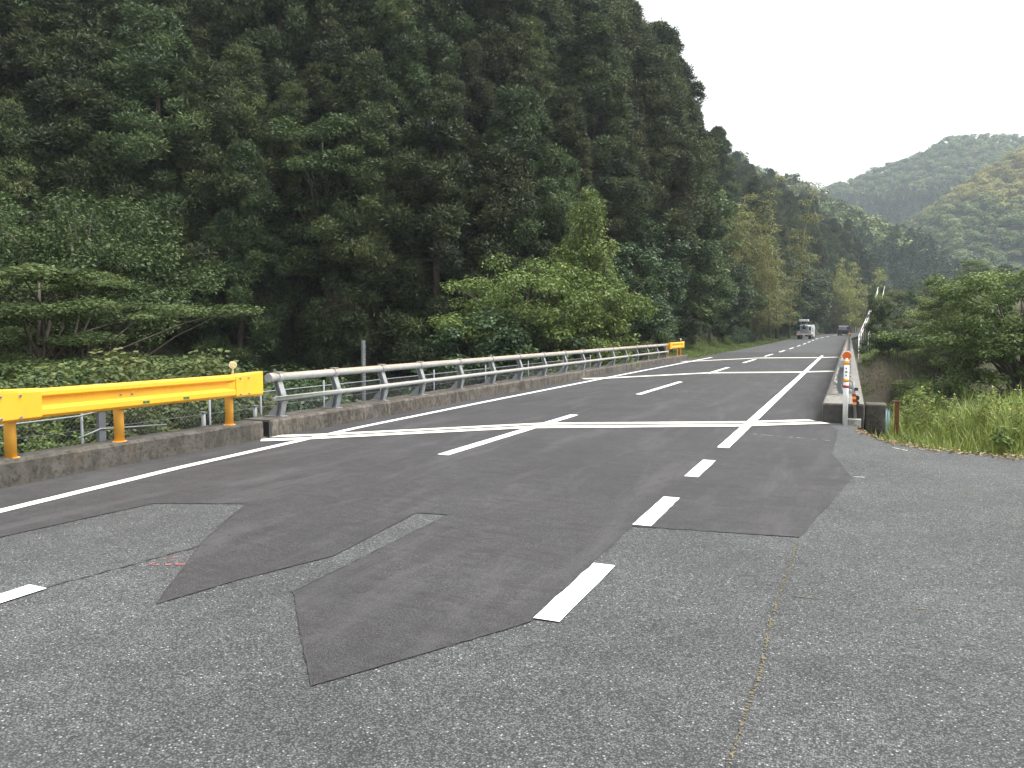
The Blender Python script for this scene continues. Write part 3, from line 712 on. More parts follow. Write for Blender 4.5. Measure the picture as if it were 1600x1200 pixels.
MB().box((.97, 1.55, 1.35), (.06, 3.0, 1.3)).build('side_board', M_CARW, bed); MB().box((-.97, 1.55, 1.0), (.05, 3.0, .34)).build('side_board', M_GREYM, bed)
MB().box((1.003, 1.2, 1.35), (.004, .9, .55)).tube([(1.002, 2.2, 1.3), (1.006, 2.2, 1.3)], .32, 20).build('blue_logo', M_LOGO, bed)
MB().box((0, .02, .72), (1.95, .06, .14)).build('rear_beam', M_CARW, tr)
for s_ in (-1, 1):
    MB().box((s_ * .72, -.03, .60), (.34, .05, .13)).build('tail_light', M_ORANGE, tr)
    wheel(tr, s_ * .78, .75, .36, .40); wheel(tr, s_ * .82, 3.9, .36, .22)
MB().box((0, -.035, .50), (.36, .02, .18)).build('number_plate', M_CREAM, tr)
lg = MB().box((-.1, 1.3, 1.15), (1.1, 1.6, .5)).build('machine_base', M_GREYM, tr, bevel=.04)
MB().tube([(-.1, 1.3, 1.4), (-.1, 1.3, 1.95)], .22, 14).build('turntable', M_BLACK, lg)
MB().box((-.1, 1.7, 2.05), (.3, 2.6, .26)).build('boom', M_GREYM, lg, bevel=.02); MB().box((-.45, 1.0, 1.7), (.25, .8, .5)).box((.35, .9, 1.65), (.3, .6, .45)).build('hydraulic_unit', M_GREYM, lg, bevel=.03)
for x in (-.45, .35): MB().box((x, .3, 1.95), (.10, .10, 1.0)).build('mast', M_GREYM, lg)
MB().box((-.05, .5, 2.66), (1.25, 1.0, .30)).build('bucket', M_CARW, tr, bevel=.04)
vy = 150.0
vn = empty('dark_van', (XC + 1.35 + float(shift(np.array(vy))), vy, float(rise(np.array(vy))) + .03), R(-8)); tag(vn, 'dark van with pale rear window far down the right lane', 'van')
MB().prism([(0, .28), (-.02, .95), (.10, 1.55), (.28, 1.84), (2.5, 1.84), (3.3, 1.15), (4.2, .95), (4.3, .5), (4.25, .28)], (-.85, 0, 0), (.85, 0, 0), (0, 1, 0)).build('body', M_CARD, vn, bevel=.06)
MB().prism([(.015, 1.02), (.105, 1.54), (.20, 1.70), (.19, 1.72), (.085, 1.55), (-.008, 1.02)], (-.66, -.015, 0), (.66, -.015, 0), (0, 1, 0)).build('rear_window', M_GLASSP, vn)
for s_ in (-1, 1):
    MB().box((s_ * .76, -.03, 1.0), (.12, .05, .4)).build('tail_light', M_REDREF, vn); wheel(vn, s_ * .74, .8, .31, .2); wheel(vn, s_ * .74, 3.4, .31, .2)
MB().box((0, -.05, .42), (1.6, .10, .22)).build('bumper', M_BLACK, vn)

# ------------------------------------------------------------------ plants: generators
def cedar_mesh(seed, H=15.0, Rr=1.9, dens=1.0):
    r = np.random.default_rng(seed)
    npuff = int(225 * dens); P = []; D = []; NN = []; T = []; L = []
    tt_ = .07 + .93 * r.random(npuff) ** .9
    lob = r.uniform(0, 6.28, 5)
    for t_ in np.concatenate([tt_, np.linspace(.93, 1.0, 6)]):
        z = t_ * H; prof = Rr * (min(1, ((1.03 - t_) / .50)) ** .72) * (.55 + .45 * min(1, (t_ - .04) / .25))
        az = r.uniform(0, 6.28); prof *= 1 + .25 * math.sin(2 * az + lob[0]) * math.sin(t_ * 9 + lob[1])
        rad = prof * r.uniform(.55, 1.08); pr = r.uniform(.42, .86) * (1.1 - .35 * t_) * (Rr / 2.2) ** .5
        c = np.array([math.cos(az) * rad, math.sin(az) * rad, z - .22 * rad])
        n = int(r.uniform(430, 600))
        d = unit(r.normal(size=(n, 3)) + np.array([math.cos(az) * .45, math.sin(az) * .45, .45]))
        lump = 1 + .18 * np.sin(d[:, :1] * 9 + lob[2]) * np.sin(d[:, 1:2] * 9 + lob[3] + t_ * 30)
        P.append(c + d * pr * lump * r.uniform(.55, 1.0, (n, 1)) * np.array([1, 1, .85])); D.append(unit(d * .55 + np.array([0, 0, .35]) + r.normal(size=(n, 3)) * .6))
        NN.append(r.normal(size=(n, 3)) * .38 + np.array([0, 0, .25]) + d); base = np.clip(r.normal(.42, .17), 0, 1)
        T.append(np.clip(base + r.normal(0, .10, n), 0, 1)); L.append(r.uniform(.11, .25, n))
    P = np.concatenate(P); D = np.concatenate(D); NN = np.concatenate(NN); T = np.concatenate(T); L = np.concatenate(L)
    crown_ = np_mesh('crown', leaf_verts(P, D, NN, L, L * .125, .2), 4, M_CEDAR, T)
    tb = MB().tube([(0, 0, -1.5), (0, 0, 0), (.04, .02, H * .4), (0, .05, H * .75), (0, 0, H * .98)], [.26, .21, .16, .09, .02], 8)
    for k in range(22):
        z = r.uniform(.10, .8) * H; az = r.uniform(0, 6.28); ln = Rr * r.uniform(.5, .95) * min(1, (1.02 - z / H) / .5)
        tb.tube([(0, 0, z), (math.cos(az) * ln * .5, math.sin(az) * ln * .5, z - .05), (math.cos(az) * ln, math.sin(az) * ln, z - .2 * ln)], [.035, .025, .008], 4)
    return tb.mesh('trunk', M_BARK), crown_
CED = [cedar_mesh(100 + k, 15.0, Rr) for k, Rr in enumerate((2.1, 2.4, 2.65, 1.95))]

def leafcloud(r, centres, rad, flat, per, leaf, slim, up=1.0, droop=.25, tintspread=.2, shell=.2):
    P = []; D = []; NN = []; T = []; L = []
    for c, q in zip(centres, rad):
        n = max(8, int(per * (q / np.mean(rad)) ** 2 * r.uniform(.8, 1.2)))
        g = unit(r.normal(size=(n, 3))) * (r.random((n, 1)) ** (1 / 2.2) * (1 - shell) + shell)
        P.append(c + g * np.array([q, q, q * flat])); az = r.uniform(0, 6.28, n)
        d = np.stack([np.cos(az), np.sin(az), r.normal(-droop, .35, n)], 1) + g * .6
        D.append(unit(d)); NN.append(unit(r.normal(size=(n, 3)) * .38 + np.array([0, 0, up * .75]) + g * .6))
        T.append(np.clip(np.clip(r.normal(.45, tintspread), 0, 1) + r.normal(0, .16, n), 0, 1)); L.append(leaf * r.uniform(.6, 1.25, n))
    P = np.concatenate(P); D = np.concatenate(D); NN = np.concatenate(NN); T = np.concatenate(T); L = np.concatenate(L)
    return leaf_verts(P, D, NN, L, L * slim, .15), T
def broad_meshes(seed, lobes, ncl, clr, flat, per, leaf, mat, trunk_r, slim=.27, limbs=34, barkm=None, outer=.55, droop=.25, twigs=0):
    """lobes: list of ellipsoids (cx,cy,cz,rx,ry,rz), z from the tree's base"""
    r = np.random.default_rng(seed); C = []; Rd = []
    vol = np.array([l[3] * l[4] * l[5] for l in lobes]) ** .67; vol /= vol.sum()
    for l, wv in zip(lobes, vol):
        n = max(3, int(ncl * wv)); g = unit(r.normal(size=(n, 3))); g *= (outer + (1 - outer) * r.random((n, 1)))
        C.append(np.array(l[:3]) + g * np.array(l[3:])); Rd.append(clr * r.uniform(.65, 1.35, n))
    C = np.concatenate(C); Rd = np.concatenate(Rd)
    vv, T = leafcloud(r, C, Rd, flat, per, leaf, slim, droop=droop)
    top = max(l[2] for l in lobes); tb = MB()
    cxm = np.mean([l[0] for l in lobes]) * .5; cym = np.mean([l[1] for l in lobes]) * .5
    stem = lambda f: np.array([cxm * f + .12 * math.sin(f * 4 + seed), cym * f + .10 * math.cos(f * 5), top * f])
    tb.tube([tuple(stem(f)) if f > 0 else (0, 0, -.6) for f in (0, .12, .35, .6, .85, 1.0)], [trunk_r * k for k in (1.3, 1, .8, .55, .3, .12)], 9)
    for k in r.permutation(len(C))[:limbs]:
        c = C[k]; f = np.clip(c[2] / top * r.uniform(.35, .75), .12, .92); a = stem(f)
        m1 = a + (c - a) * .35 + np.array([0, 0, .15 * np.linalg.norm(c - a)]) + r.normal(size=3) * .08; m2 = a + (c - a) * .72 + np.array([0, 0, .10 * np.linalg.norm(c - a)]) + r.normal(size=3) * .10
        tb.tube([tuple(a), tuple(m1), tuple(m2), tuple(c)], [trunk_r * .34, trunk_r * .24, trunk_r * .15, .006], 5)
    for k in range(twigs):
        c = C[r.integers(len(C))]; d = unit((c - stem(.5))[None])[0]; e = c + d * r.uniform(.5, 1.2) + r.normal(size=3) * .2
        tb.tube([tuple(c - d * .5), tuple((c + e) / 2 + r.normal(size=3) * .06), tuple(e)], [.016, .011, .004], 4)
    return tb.mesh('trunk', barkm or M_BARK2), np_mesh('crown', vv, 4, mat, T)
def plant(name, meshes, label, cat, loc, rz=0, sc=1.0, group=None):
    e = empty(name, loc, rz); e.scale = (sc, sc, sc) if not hasattr(sc, '__len__') else sc
    tag(e, label, cat, group); link_mesh('trunk', meshes[0], e); link_mesh('crown', meshes[1], e); return e

# ------------------------------------------------------------------ cedar forest on the hillside
def to_cam(x, y, z):
    c, s_ = math.cos(YAW), math.sin(YAW)
    rr = x * c + y * s_; fw = -x * s_ + y * c; zz = z - CAM_H
    dep = fw * math.cos(PITCH) - zz * math.sin(PITCH); up = fw * math.sin(PITCH) + zz * math.cos(PITCH)
    return dep, rr, up
spots = []
sp = 2.95
for gx in np.arange(-120, 12, sp):
    for gy in np.arange(-6, 235, sp):
        x = gx + rng.uniform(-.42, .42) * sp; y = gy + rng.uniform(-.42, .42) * sp
        s = riverdist(x, y); dr = -10.6 + float(shift(np.array(y))) - x
        if s < 38.2 or dr < (3.4 if y < 95 else 1.8): continue
        if dr > 46 or (s > 100 and dr > 30): continue
        if 88 < y < 122 and dr < 6.5: continue                      # bamboo grows here
        z = gz(x, y); dep, rr, up = to_cam(x, y, z)
        if dep < 5 or abs(rr / dep) > .70: continue
        h = rng.uniform(.78, 1.10) * (1.0 + .32 * float(smooth(50, 62, y) * (1 - smooth(12, 26, dr)) * (1 - .30 * smooth(85, 120, y)))) * (1 - .06 * float(smooth(110, 140, y)))
        if (up + 15 * h) / dep < -.15 or up / dep > .62: continue
        if s > 46 and rng.random() < .06: continue
        spots.append((dep, x, y, z, h, s, dr))
spots.sort()
near = spots[:300]; rest = spots[300:]
for i, (dep, x, y, z, h, s, dr) in enumerate(near):
    v_ = CED[rng.integers(len(CED))]
    px = 800 + 1250 * to_cam(x, y, z)[1] / dep
    where = 'above the near yellow guardrail' if px < 400 else 'above the near end of the pipe railing' if px < 640 else 'behind the roadside thicket' if px < 990 else 'between thicket and bamboo' if px < 1150 else 'beyond the bamboo'
    if dr < 9 and y > 44: lab = 'tall dark cedar at the road edge of the forest, ' + where
    elif s < 43: lab = 'dark cedar in the lowest forest row, ' + where
    elif s < 52: lab = 'dark cedar halfway up the forested slope, ' + where
    else: lab = 'dark cedar high on the forested slope, ' + where
    gp = lab.replace('dark cedar', 'dark cedars')
    e = plant('cedar_tree', v_, lab, 'tree', (x, y, z - .2), rng.uniform(0, 6.28), (h * rng.uniform(.95, 1.25), h * rng.uniform(.95, 1.25), h), gp)
    e.rotation_euler[0] = rng.normal(0, .02); e.rotation_euler[1] = rng.normal(0, .02)

def scatter(name, pts, variants, label):
    """one stuff object: meshes instanced on points (x,y,z,rot,scale,variant)"""
    pts = np.array(pts); me = bpy.data.meshes.new(name); me.vertices.add(len(pts)); me.vertices.foreach_set('co', pts[:, :3].astype(np.float32).ravel())
    for nm, k, ty_ in (('rot', 3, 'FLOAT'), ('scl', 4, 'FLOAT')):
        a = me.attributes.new(nm, ty_, 'POINT'); a.data.foreach_set('value', pts[:, k].astype(np.float32))
    a = me.attributes.new('var', 'INT', 'POINT'); a.data.foreach_set('value', pts[:, 5].astype(np.int32))
    o = link_mesh(name, me); tag(o, label, 'forest', kind='stuff')
    cl = bpy.data.collections.new(name + '_source')
    for i, m_ in enumerate(variants): cl.objects.link(bpy.data.objects.new('%s_source_%02d' % (name, i), m_))
    ng = bpy.data.node_groups.new(name, 'GeometryNodeTree')
    ng.interface.new_socket('Geometry', in_out='INPUT', socket_type='NodeSocketGeometry'); ng.interface.new_socket('Geometry', in_out='OUTPUT', socket_type='NodeSocketGeometry')
    gi = ng.nodes.new('NodeGroupInput'); go = ng.nodes.new('NodeGroupOutput'); ip = ng.nodes.new('GeometryNodeInstanceOnPoints'); ci = ng.nodes.new('GeometryNodeCollectionInfo')
    ci.inputs['Collection'].default_value = cl; ci.inputs['Separate Children'].default_value = True; ci.inputs['Reset Children'].default_value = True
    def attr(nm, ty_):
        n = ng.nodes.new('GeometryNodeInputNamedAttribute'); n.data_type = ty_; n.inputs['Name'].default_value = nm; return n.outputs['Attribute']
    cx = ng.nodes.new('ShaderNodeCombineXYZ'); ng.links.new(attr('rot', 'FLOAT'), cx.inputs[2])
    ng.links.new(gi.outputs[0], ip.inputs['Points']); ng.links.new(ci.outputs[0], ip.inputs['Instance']); ip.inputs['Pick Instance'].default_value = True
    ng.links.new(attr('var', 'INT'), ip.inputs['Instance Index']); ng.links.new(cx.outputs[0], ip.inputs['Rotation']); ng.links.new(attr('scl', 'FLOAT'), ip.inputs['Scale'])
    ng.links.new(ip.outputs[0], go.inputs[0])
    md = o.modifiers.new('scatter', 'NODES'); md.node_group = ng; return o
if rest:
    up_pts = [(x, y, z - .2, rng.uniform(0, 6.28), h * rng.uniform(.98, 1.12), rng.integers(4)) for dep, x, y, z, h, s, dr in rest]
    scatter('cedar_forest', up_pts, [c[1] for c in CED], 'dense dark cedar forest on the upper left hillside up to the skyline')
    scatter('cedar_forest_trunks', up_pts, [c[0] for c in CED], 'trunks of the dense cedar forest on the upper left hillside')
print('cedars', len(near), len(rest))

# ------------------------------------------------------------------ undergrowth on the banks and under the cedars
def whole(ms, m0, m1):
    bm = bmesh.new(); bm.from_mesh(ms[1]); nf = len(bm.faces); bm.from_mesh(ms[0]); bm.faces.ensure_lookup_table()
    for f in bm.faces[nf:]: f.material_index = 1
    me = bpy.data.meshes.new('undergrowth_bush'); bm.to_mesh(me); bm.free(); me.materials.append(m0); me.materials.append(m1); return me
UG = [whole(broad_meshes(200 + k, [(0, 0, .8, 1.2, 1.2, .7), (.6, .3, .6, .9, .9, .5)], 44, .30, .7, 150, .085, mt, .04, .32, 10, None, .3), mt, M_BARK2) for k, mt in enumerate((M_LEAF_D, M_LEAF_M, M_LEAF_O))]
pts = []
for gx in np.arange(-75, 16, 1.5):
    for gy in np.arange(-4, 205, 1.5):
        x = gx + rng.uniform(-.7, .7); y = gy + rng.uniform(-.7, .7); s = riverdist(x, y); dr = -10.6 + float(shift(np.array(y))) - x
        dep, rr, up = to_cam(x, y, 0)
        if dep < 4 or abs(rr / dep) > .72: continue
        if s < 37: ok = x < -9.9 and s > 12.0
        else: ok = dr > (1.0 if y > 46 else .2) and min(dr, s - 37) < 5.5
        if x > -8 + float(shift(np.array(y))) or (y > 62 and rng.random() < .5): ok = ok and False
        if ok: pts.append((x, y, gz(x, y) - .15, rng.uniform(0, 6.28), rng.uniform(.75, 1.5), rng.choice(3, p=[.5, .35, .15])))
for k in range(150):
    x = .9 + 9 * rng.random(); y = 36 + 16 * rng.random(); s = riverdist(x, y)
    if 33.5 < s < 40.5 and rng.random() < (.25 if x < 2.6 else .9): pts.append((x, y, gz(x, y) - .2, rng.uniform(0, 6.28), rng.uniform(.35, .9), rng.choice(3)))
for k in range(60):
    x = 1.2 + 9 * rng.random(); y = 54 + 40 * rng.random()
    pts.append((x + float(shift(np.array(y))), y, gz(x, y) - .2, rng.uniform(0, 6.28), rng.uniform(.4, 1.1), rng.choice(3)))
scatter('undergrowth', pts, UG, 'dark leafy undergrowth on the river banks and hill foot'); print('undergrowth', len(pts))

# ------------------------------------------------------------------ broadleaf trees by the river and road
A = broad_meshes(11, [(0, 0, 9.6, 2.6, 2.6, .35), (1.4, .3, 8.5, 3.4, 2.8, .3), (-1.2, 0, 7.6, 3.2, 3.0, .3), (1.6, -.6, 6.7, 3.6, 3.0, .3), (-.8, .5, 5.7, 3.6, 3.0, .3), (1.2, -.2, 4.8, 3.2, 2.8, .3), (-1.5, 0, 3.9, 2.6, 2.4, .3)], 230, .52, .30, 330, .11, M_LEAF_M, .15, .27, 55)
plant('layered_tree', A, 'spreading tree with layered leafy tiers behind the near yellow guardrail', 'tree', (-18.4, 13.5, gz(-18.4, 13.5) - .2), .4, (1.06, 1.06, .70))
Bm = broad_meshes(12, [(0, 0, 10.6, 3.0, 3.0, 1.6), (1.5, 0, 9.0, 3.2, 3, 1.5), (-1.5, .5, 8.6, 3, 3, 1.6)], 170, .62, .6, 240, .13, M_LEAF_M, .2, .28, 40)
plant('olive_tree', Bm, 'olive-green rounded tree rising behind the layered tree at left', 'tree', (-24.5, 19.5, gz(-24.5, 19.5)), 1.0, 1.05)
plant('olive_tree', Bm, 'darker rounded tree at the left edge among the cedars', 'tree', (-31.5, 19.0, gz(-31.5, 19)), 2.6, 1.15)
Dm = broad_meshes(13, [(0, 0, 9.6, 2.8, 2.6, .9), (.6, 0, 8.2, 3.4, 3, .8), (-.5, .3, 6.9, 3.6, 3, .7), (.4, 0, 5.4, 3.3, 3, .7)], 150, .55, .34, 220, .14, M_LEAF_M, .18, .27, 50)
plant('tiered_tree', Dm, 'tiered green tree in the dark gap between cedars, upper left', 'tree', (-24.0, 33.0, gz(-24, 33)), .3, 1.18)
# the thicket beside the far half of the railing
Em = broad_meshes(14, [(0, 0, 9.4, .8, .8, 1.5), (-.3, 0, 8.1, 1.4, 1.3, 1.4), (.4, 0, 6.8, 1.8, 1.7, 1.5), (-.6, .2, 5.4, 2.1, 1.9, 1.5), (.3, 0, 4.0, 2.2, 1.8, 1.5)], 290, .36, .8, 130, .12, M_LEAF_L, .11, .30, 60, None, .25, .5, 22)
plant('slender_tree', Em, 'slender bright green tree behind the middle of the left railing', 'tree', (-10.6, 33.5, gz(-10.6, 33.5)), .5, (1.2, 1.2, 1.32))
Fm = broad_meshes(15, [(0, 0, 7.0, 2.6, 2.2, 1.2), (-1.2, 0, 6.2, 2.2, 2, 1.1), (1.1, 0, 5.0, 2.6, 2.2, 1.3), (-.4, 0, 3.8, 2.6, 2.2, 1.2)], 160, .5, .5, 230, .11, M_LEAF_R, .13, .30, 50, None, .45, .4, 20)
plant('spreading_tree', Fm, 'pale green spreading tree left of the slender bright tree by the railing', 'tree', (-12.4, 31.0, gz(-12.4, 31.0)), .2, (1.35, 1.35, 1.36))
Gm = broad_meshes(16, [(0, 0, 4.6, 1.9, 1.7, 1.1), (1.2, 0, 3.6, 1.6, 1.5, 1.1), (-.6, 0, 2.6, 2.0, 1.6, 1.2)], 110, .42, .6, 220, .12, M_LEAF_D, .10, .34, 30)
plant('glossy_bush', Gm, 'dark glossy-leaved bush behind the railing left of the thicket', 'bush', (-13.6, 28.6, gz(-13.6, 28.6) + .5), 0, 1.45)
plant('glossy_bush', Gm, 'dark glossy-leaved bush at the foot of the thicket behind the railing', 'bush', (-11.3, 29.2, gz(-11.3, 29.2) + .6), 2, 1.35)
plant('glossy_bush', Gm, 'dark green bush at the far end of the left railing', 'bush', (-11.2, 41.5, gz(-11.2, 41.5)), 4, 1.15)
# low bushes on the near river bank, seen over and under the yellow rail
Sm = [broad_meshes(20 + k, [(0, 0, 1.0, 1.3, 1.2, .75), (.7, .2, .8, 1.0, 1.0, .6), (-.7, -.2, .75, 1.0, 1.0, .6)], 85, .25, .7, 270, .062, mt, .04, .36, 22, None, .3) for k, mt in enumerate((M_LEAF_O, M_LEAF_M, M_LEAF_L))]
n = 0
for (x, y, v_, top) in [(-11.3, 7.8, 1, 0.85), (-11.1, 7.9, 1, 1.01), (-10.5, 8.1, 2, 0.89), (-10.1, 8.3, 0, 0.97), (-9.6, 8.5, 1, 0.91), (-9.2, 8.7, 1, 1.0), (-8.8, 8.9, 2, 0.95), (-8.3, 9.1, 0, 0.84), (-7.8, 9.3, 1, 0.93), (-13.6, 9.0, 0, 1.04), (-13.3, 9.2, 0, 1.09), (-12.7, 9.4, 1, 1.03), (-12.2, 9.6, 1, 0.91), (-11.7, 9.8, 0, 0.98), (-11.3, 10.0, 0, 1.1), (-10.8, 10.2, 1, 1.07), (-10.2, 10.4, 1, 0.88), (-9.7, 10.6, 0, 1.06), (-9.2, 10.9, 0, 0.93), (-16.3, 11.0, 0, 0.91), (-15.6, 11.3, 1, 0.94), (-15.1, 11.5, 0, 0.89), (-14.2, 11.9, 1, 1.11), (-13.6, 12.1, 0, 0.96), (-13.0, 12.4, 1, 1.01), (-12.3, 12.7, 0, 0.91), (-11.6, 13.0, 1, 0.93), (-16.9, 15.1, 2, 1.16), (-15.9, 15.5, 1, 1.3), (-15.3, 15.8, 2, 1.15), (-14.5, 16.1, 1, 1.29), (-13.9, 16.4, 2, 1.35), (-19.2, 18.0, 1, 1.65), (-18.1, 18.5, 1, 1.61), (-17.0, 18.9, 0, 1.6), (-15.9, 19.4, 1, 1.44), (-15.0, 19.7, 1, 1.52)]:      # x, y, kind, height of its top
    sc = max(.8, (top - gz(x, y) + .15) / 1.85)
    if x > -8.9 - 1.25 * min(sc, 1.5): continue
    plant('bank_bush', Sm[v_], ('olive leafy bush', 'mid-green leafy bush', 'bright green leafy bush')[v_] + ' on the river bank close behind the wire fence', 'bush', (x, y, gz(x, y) - .15), rng.uniform(0, 6), (min(sc, 1.5), min(sc, 1.5), min(sc, 1.75)), ('olive', 'mid-green', 'bright green')[v_] + ' bushes behind the wire fence')
# shrubs and saplings at the hill foot beyond the bridge
Hm = broad_meshes(31, [(0, 0, 4.4, 1.9, 1.8, 1.3), (1.0, 0, 3.3, 1.7, 1.6, 1.2), (-.9, 0, 2.6, 1.9, 1.7, 1.2), (.2, 0, 1.5, 2.0, 1.8, 1.0)], 130, .45, .65, 190, .145, M_LEAF_M, .1, .32, 30)
for (x, y, v_, sc, lab) in [(-12.2, 48.5, Hm, 1.0, 'green shrub just past the far yellow guardrail'), (-12.6, 55, Gm, 1.35, 'dark shrub at the hill foot beyond the far yellow guardrail'), (-12.0, 62, Hm, 1.5, 'rounded green shrub at the hill foot before the bamboo'),
                            (-13.2, 68.0, Hm, 1.9, 'tall green shrub against the cedars left of the bamboo'), (-12.0, 74.5, Gm, 1.5, 'dark shrub on the verge between shrubs and bamboo'), (-11.8, 82.0, Hm, 1.5, 'green shrub beside the road just before the bamboo'),
                            (-10.6, 126.0, Hm, 1.8, 'green shrub on the left verge beyond the truck'), (-10.2, 138.0, Gm, 2.2, 'dark shrub on the left verge well beyond the truck'), (-9.9, 152.0, Hm, 2.2, 'far green shrub where the road bends')]:
    plant('roadside_shrub', v_, lab, 'shrub', (x + float(shift(np.array(y))), y, gz(x, y) - .1), rng.uniform(0, 6), sc)
def bamboo_meshes(seed, n, H, spread, mat, leaf=.19):
    r = np.random.default_rng(seed); tb = MB(); C = []; Rd = []
    for k in range(n):
        x, y = r.normal(0, spread, 2); h = H * r.uniform(.6, 1.08); az = r.uniform(0, 6.28); lean = r.uniform(.6, 1.7)
        f = lambda q: (x + math.cos(az) * lean * q ** 3, y + math.sin(az) * lean * q ** 3, h * q - .9 * lean * max(0, q - .7) ** 2 * 3)
        tb.tube([f(q) for q in (0, .3, .6, .8, 1.0)], [.045, .04, .03, .018, .006], 5)
        for q in np.linspace(.25, 1.0, 11):
            C.append(np.array(f(q)) + r.normal(0, .22, 3)); Rd.append(.62 * (1.15 - .5 * q) * r.uniform(.7, 1.2))
    vv, T = leafcloud(r, np.array(C), np.array(Rd), .75, 125, leaf, .15, up=.6, droop=.7)
    return tb.mesh('trunk', M_CULM), np_mesh('crown', vv, 4, mat, T)
BA = bamboo_meshes(41, 20, 9.5, 1.25, M_BAMB); BB = bamboo_meshes(42, 16, 9.0, 1.2, M_BAMBG)
for (x, y, v_, sc, lab) in [(-12.6, 92, BA, 1.25, 'yellowish bamboo clump nearest the bridge at the hill foot'), (-14.6, 97.5, BA, 1.75, 'tallest yellowish bamboo clump against the dark cedars'), (-12.2, 100, BA, 1.0, 'low yellowish bamboo clump close to the road verge'),
                            (-13.0, 106, BA, 1.45, 'broad yellowish bamboo clump left of the truck'), (-12.0, 113, BA, 1.15, 'yellowish bamboo clump just behind the truck'), (-12.4, 119, BA, .95, 'small yellowish bamboo clump at the far end of the grove'), (-3.8, 188, BB, 2.0, 'bright yellow-green bamboo standing out where the road bends'), (-2.2, 196, BB, 1.5, 'lower yellow-green bamboo at the road bend')]:
    plant('bamboo_clump', v_, lab, 'bamboo', (x, y, gz(x, y) - .2), rng.uniform(0, 6), (sc * 1.3, sc * 1.3, sc * .84))
# right bank trees
Jm = broad_meshes(51, [(0, 0, 5.2, 3.2, 2.4, .75), (1.2, 0, 4.3, 3.3, 2.6, .75), (-1.5, 0, 3.6, 2.8, 2.3, .7), (.8, 0, 3.0, 3.6, 2.6, .7), (-.6, -.3, 2.0, 3.0, 2.3, .8), (1.5, -.4, 1.3, 3.0, 2.2, .8)], 230, .46, .45, 260, .115, M_LEAF_R, .16, .27, 60)
plant('bank_tree', Jm, 'wide leafy tree right of the bridge over the river bank', 'tree', (5.2, 31.5, -2.3), .3, (1.0, 1.0, 1.02))
Km = broad_meshes(52, [(0, 0, 5.6, 2.4, 2.0, .8), (.8, 0, 4.6, 2.6, 2.2, .8), (-.8, 0, 3.6, 2.6, 2.2, .8), (.2, 0, 2.4, 2.6, 2.2, .9)], 170, .45, .45, 250, .11, M_LEAF_R, .14, .27, 50)
plant('bank_tree', Km, 'taller leafy tree at the right edge behind the grass', 'tree', (9.4, 34.5, -1.6), 1.3, 1.12)
plant('bank_tree', Km, 'low leafy tree at the right edge just behind the tall grass', 'tree', (8.4, 25.0, -2.9), 3.0, .86)
plant('bank_tree', Jm, 'leafy tree beside the white handrail on the far bank', 'tree', (5.6, 50.0, -.8), 2.2, .8)
plant('bank_shrub', Hm, 'small leafy shrub overlapping the middle of the white handrail', 'shrub', (1.75, 63.0, gz(1.75, 63.0) - .1), 1.0, (.42, .42, .62))
plant('bank_bush', Sm[1], 'low bush on the dug bank edge below the white handrail', 'bush', (2.0, 50.5, gz(2, 50.5)), 0, 1.1)
plant('bank_bush', Sm[2], 'bright low bush on the far bank right of the parapet', 'bush', (3.6, 48.5, gz(3.6, 48.5) + .1), 1, 1.2)
plant('bank_bush', Sm[0], 'olive bush low in the river bank right of the parapet', 'bush', (3.4, 38.5, gz(3.4, 38.5)), 2, 1.5)

# ------------------------------------------------------------------ grass, weeds, litter
def blades(name, pts, hgt, wid, mat, seed, kind_label):
    r = np.random.default_rng(seed); n = len(pts); az = r.uniform(0, 6.28, n); ln = r.uniform(.1, .55, n)
    d = np.stack([np.cos(az), np.sin(az), np.zeros(n)], 1); sd = np.stack([-np.sin(az), np.cos(az), np.zeros(n)], 1)
    h = hgt[:, None]; w = wid[:, None]; p = pts; up_ = np.array([0, 0, 1.0]); l = ln[:, None]
    m1 = p + up_ * h * .55 + d * h * l * .25; tp = p + up_ * h * (1 - l * .35) + d * h * l
    q1 = np.stack([p - sd * w, p + sd * w, m1 + sd * w * .8, m1 - sd * w * .8], 1).reshape(-1, 3)
    q2 = np.stack([m1 - sd * w * .8, m1 + sd * w * .8, tp, tp], 1)
    q2[:, 2] += sd * w * .1; q2[:, 3] -= sd * w * .1
    T = np.clip(r.normal(.45, .25, n), 0, 1)
    me = np_mesh(name, np.concatenate([q1, q2.reshape(-1, 3)]), 4, mat, np.concatenate([T, T]))
    return tag(link_mesh(name, me), kind_label, 'grass', kind='stuff')
def edge_y(x): return np.interp(x, [.1, .13, .46, .92, 1.34, 2.03, 2.6, 6, 12, 40], [15.2, 13.9, 12.65, 12.12, 11.85, 11.62, 11.5, 11.1, 10.6, 8.6])
n = 62000; x = .15 + 11 * rng.random(n) ** 1.5; y = edge_y(x) + .06 + 11 * rng.random(n) ** 1.6
keep = (riverdist(x, y) < 13.8) & ~((x < .62) & (y > 14.3)) & ((y - edge_y(x) > .35 + .3 * wob(x, y, .3)) | (rng.random(n) < .35)); x, y = x[keep], y[keep]
dd = y - edge_y(x); cl = .5 + .5 * wob(x, y, .35)
hg = (.60 + .55 * rng.random(len(x)) ** 3) * (.16 + .42 * smooth(.1, 2.2, dd) + .25 * np.clip(cl, 0, 1)) * rng.uniform(.5, 1.15, len(x))
blades('tall_grass', np.stack([x, y, ground(x, y) - .02], 1), hg, .0045 + .004 * rng.random(len(x)), M_GRASS, 5, 'bright green tall grass and weeds beside the right road edge')
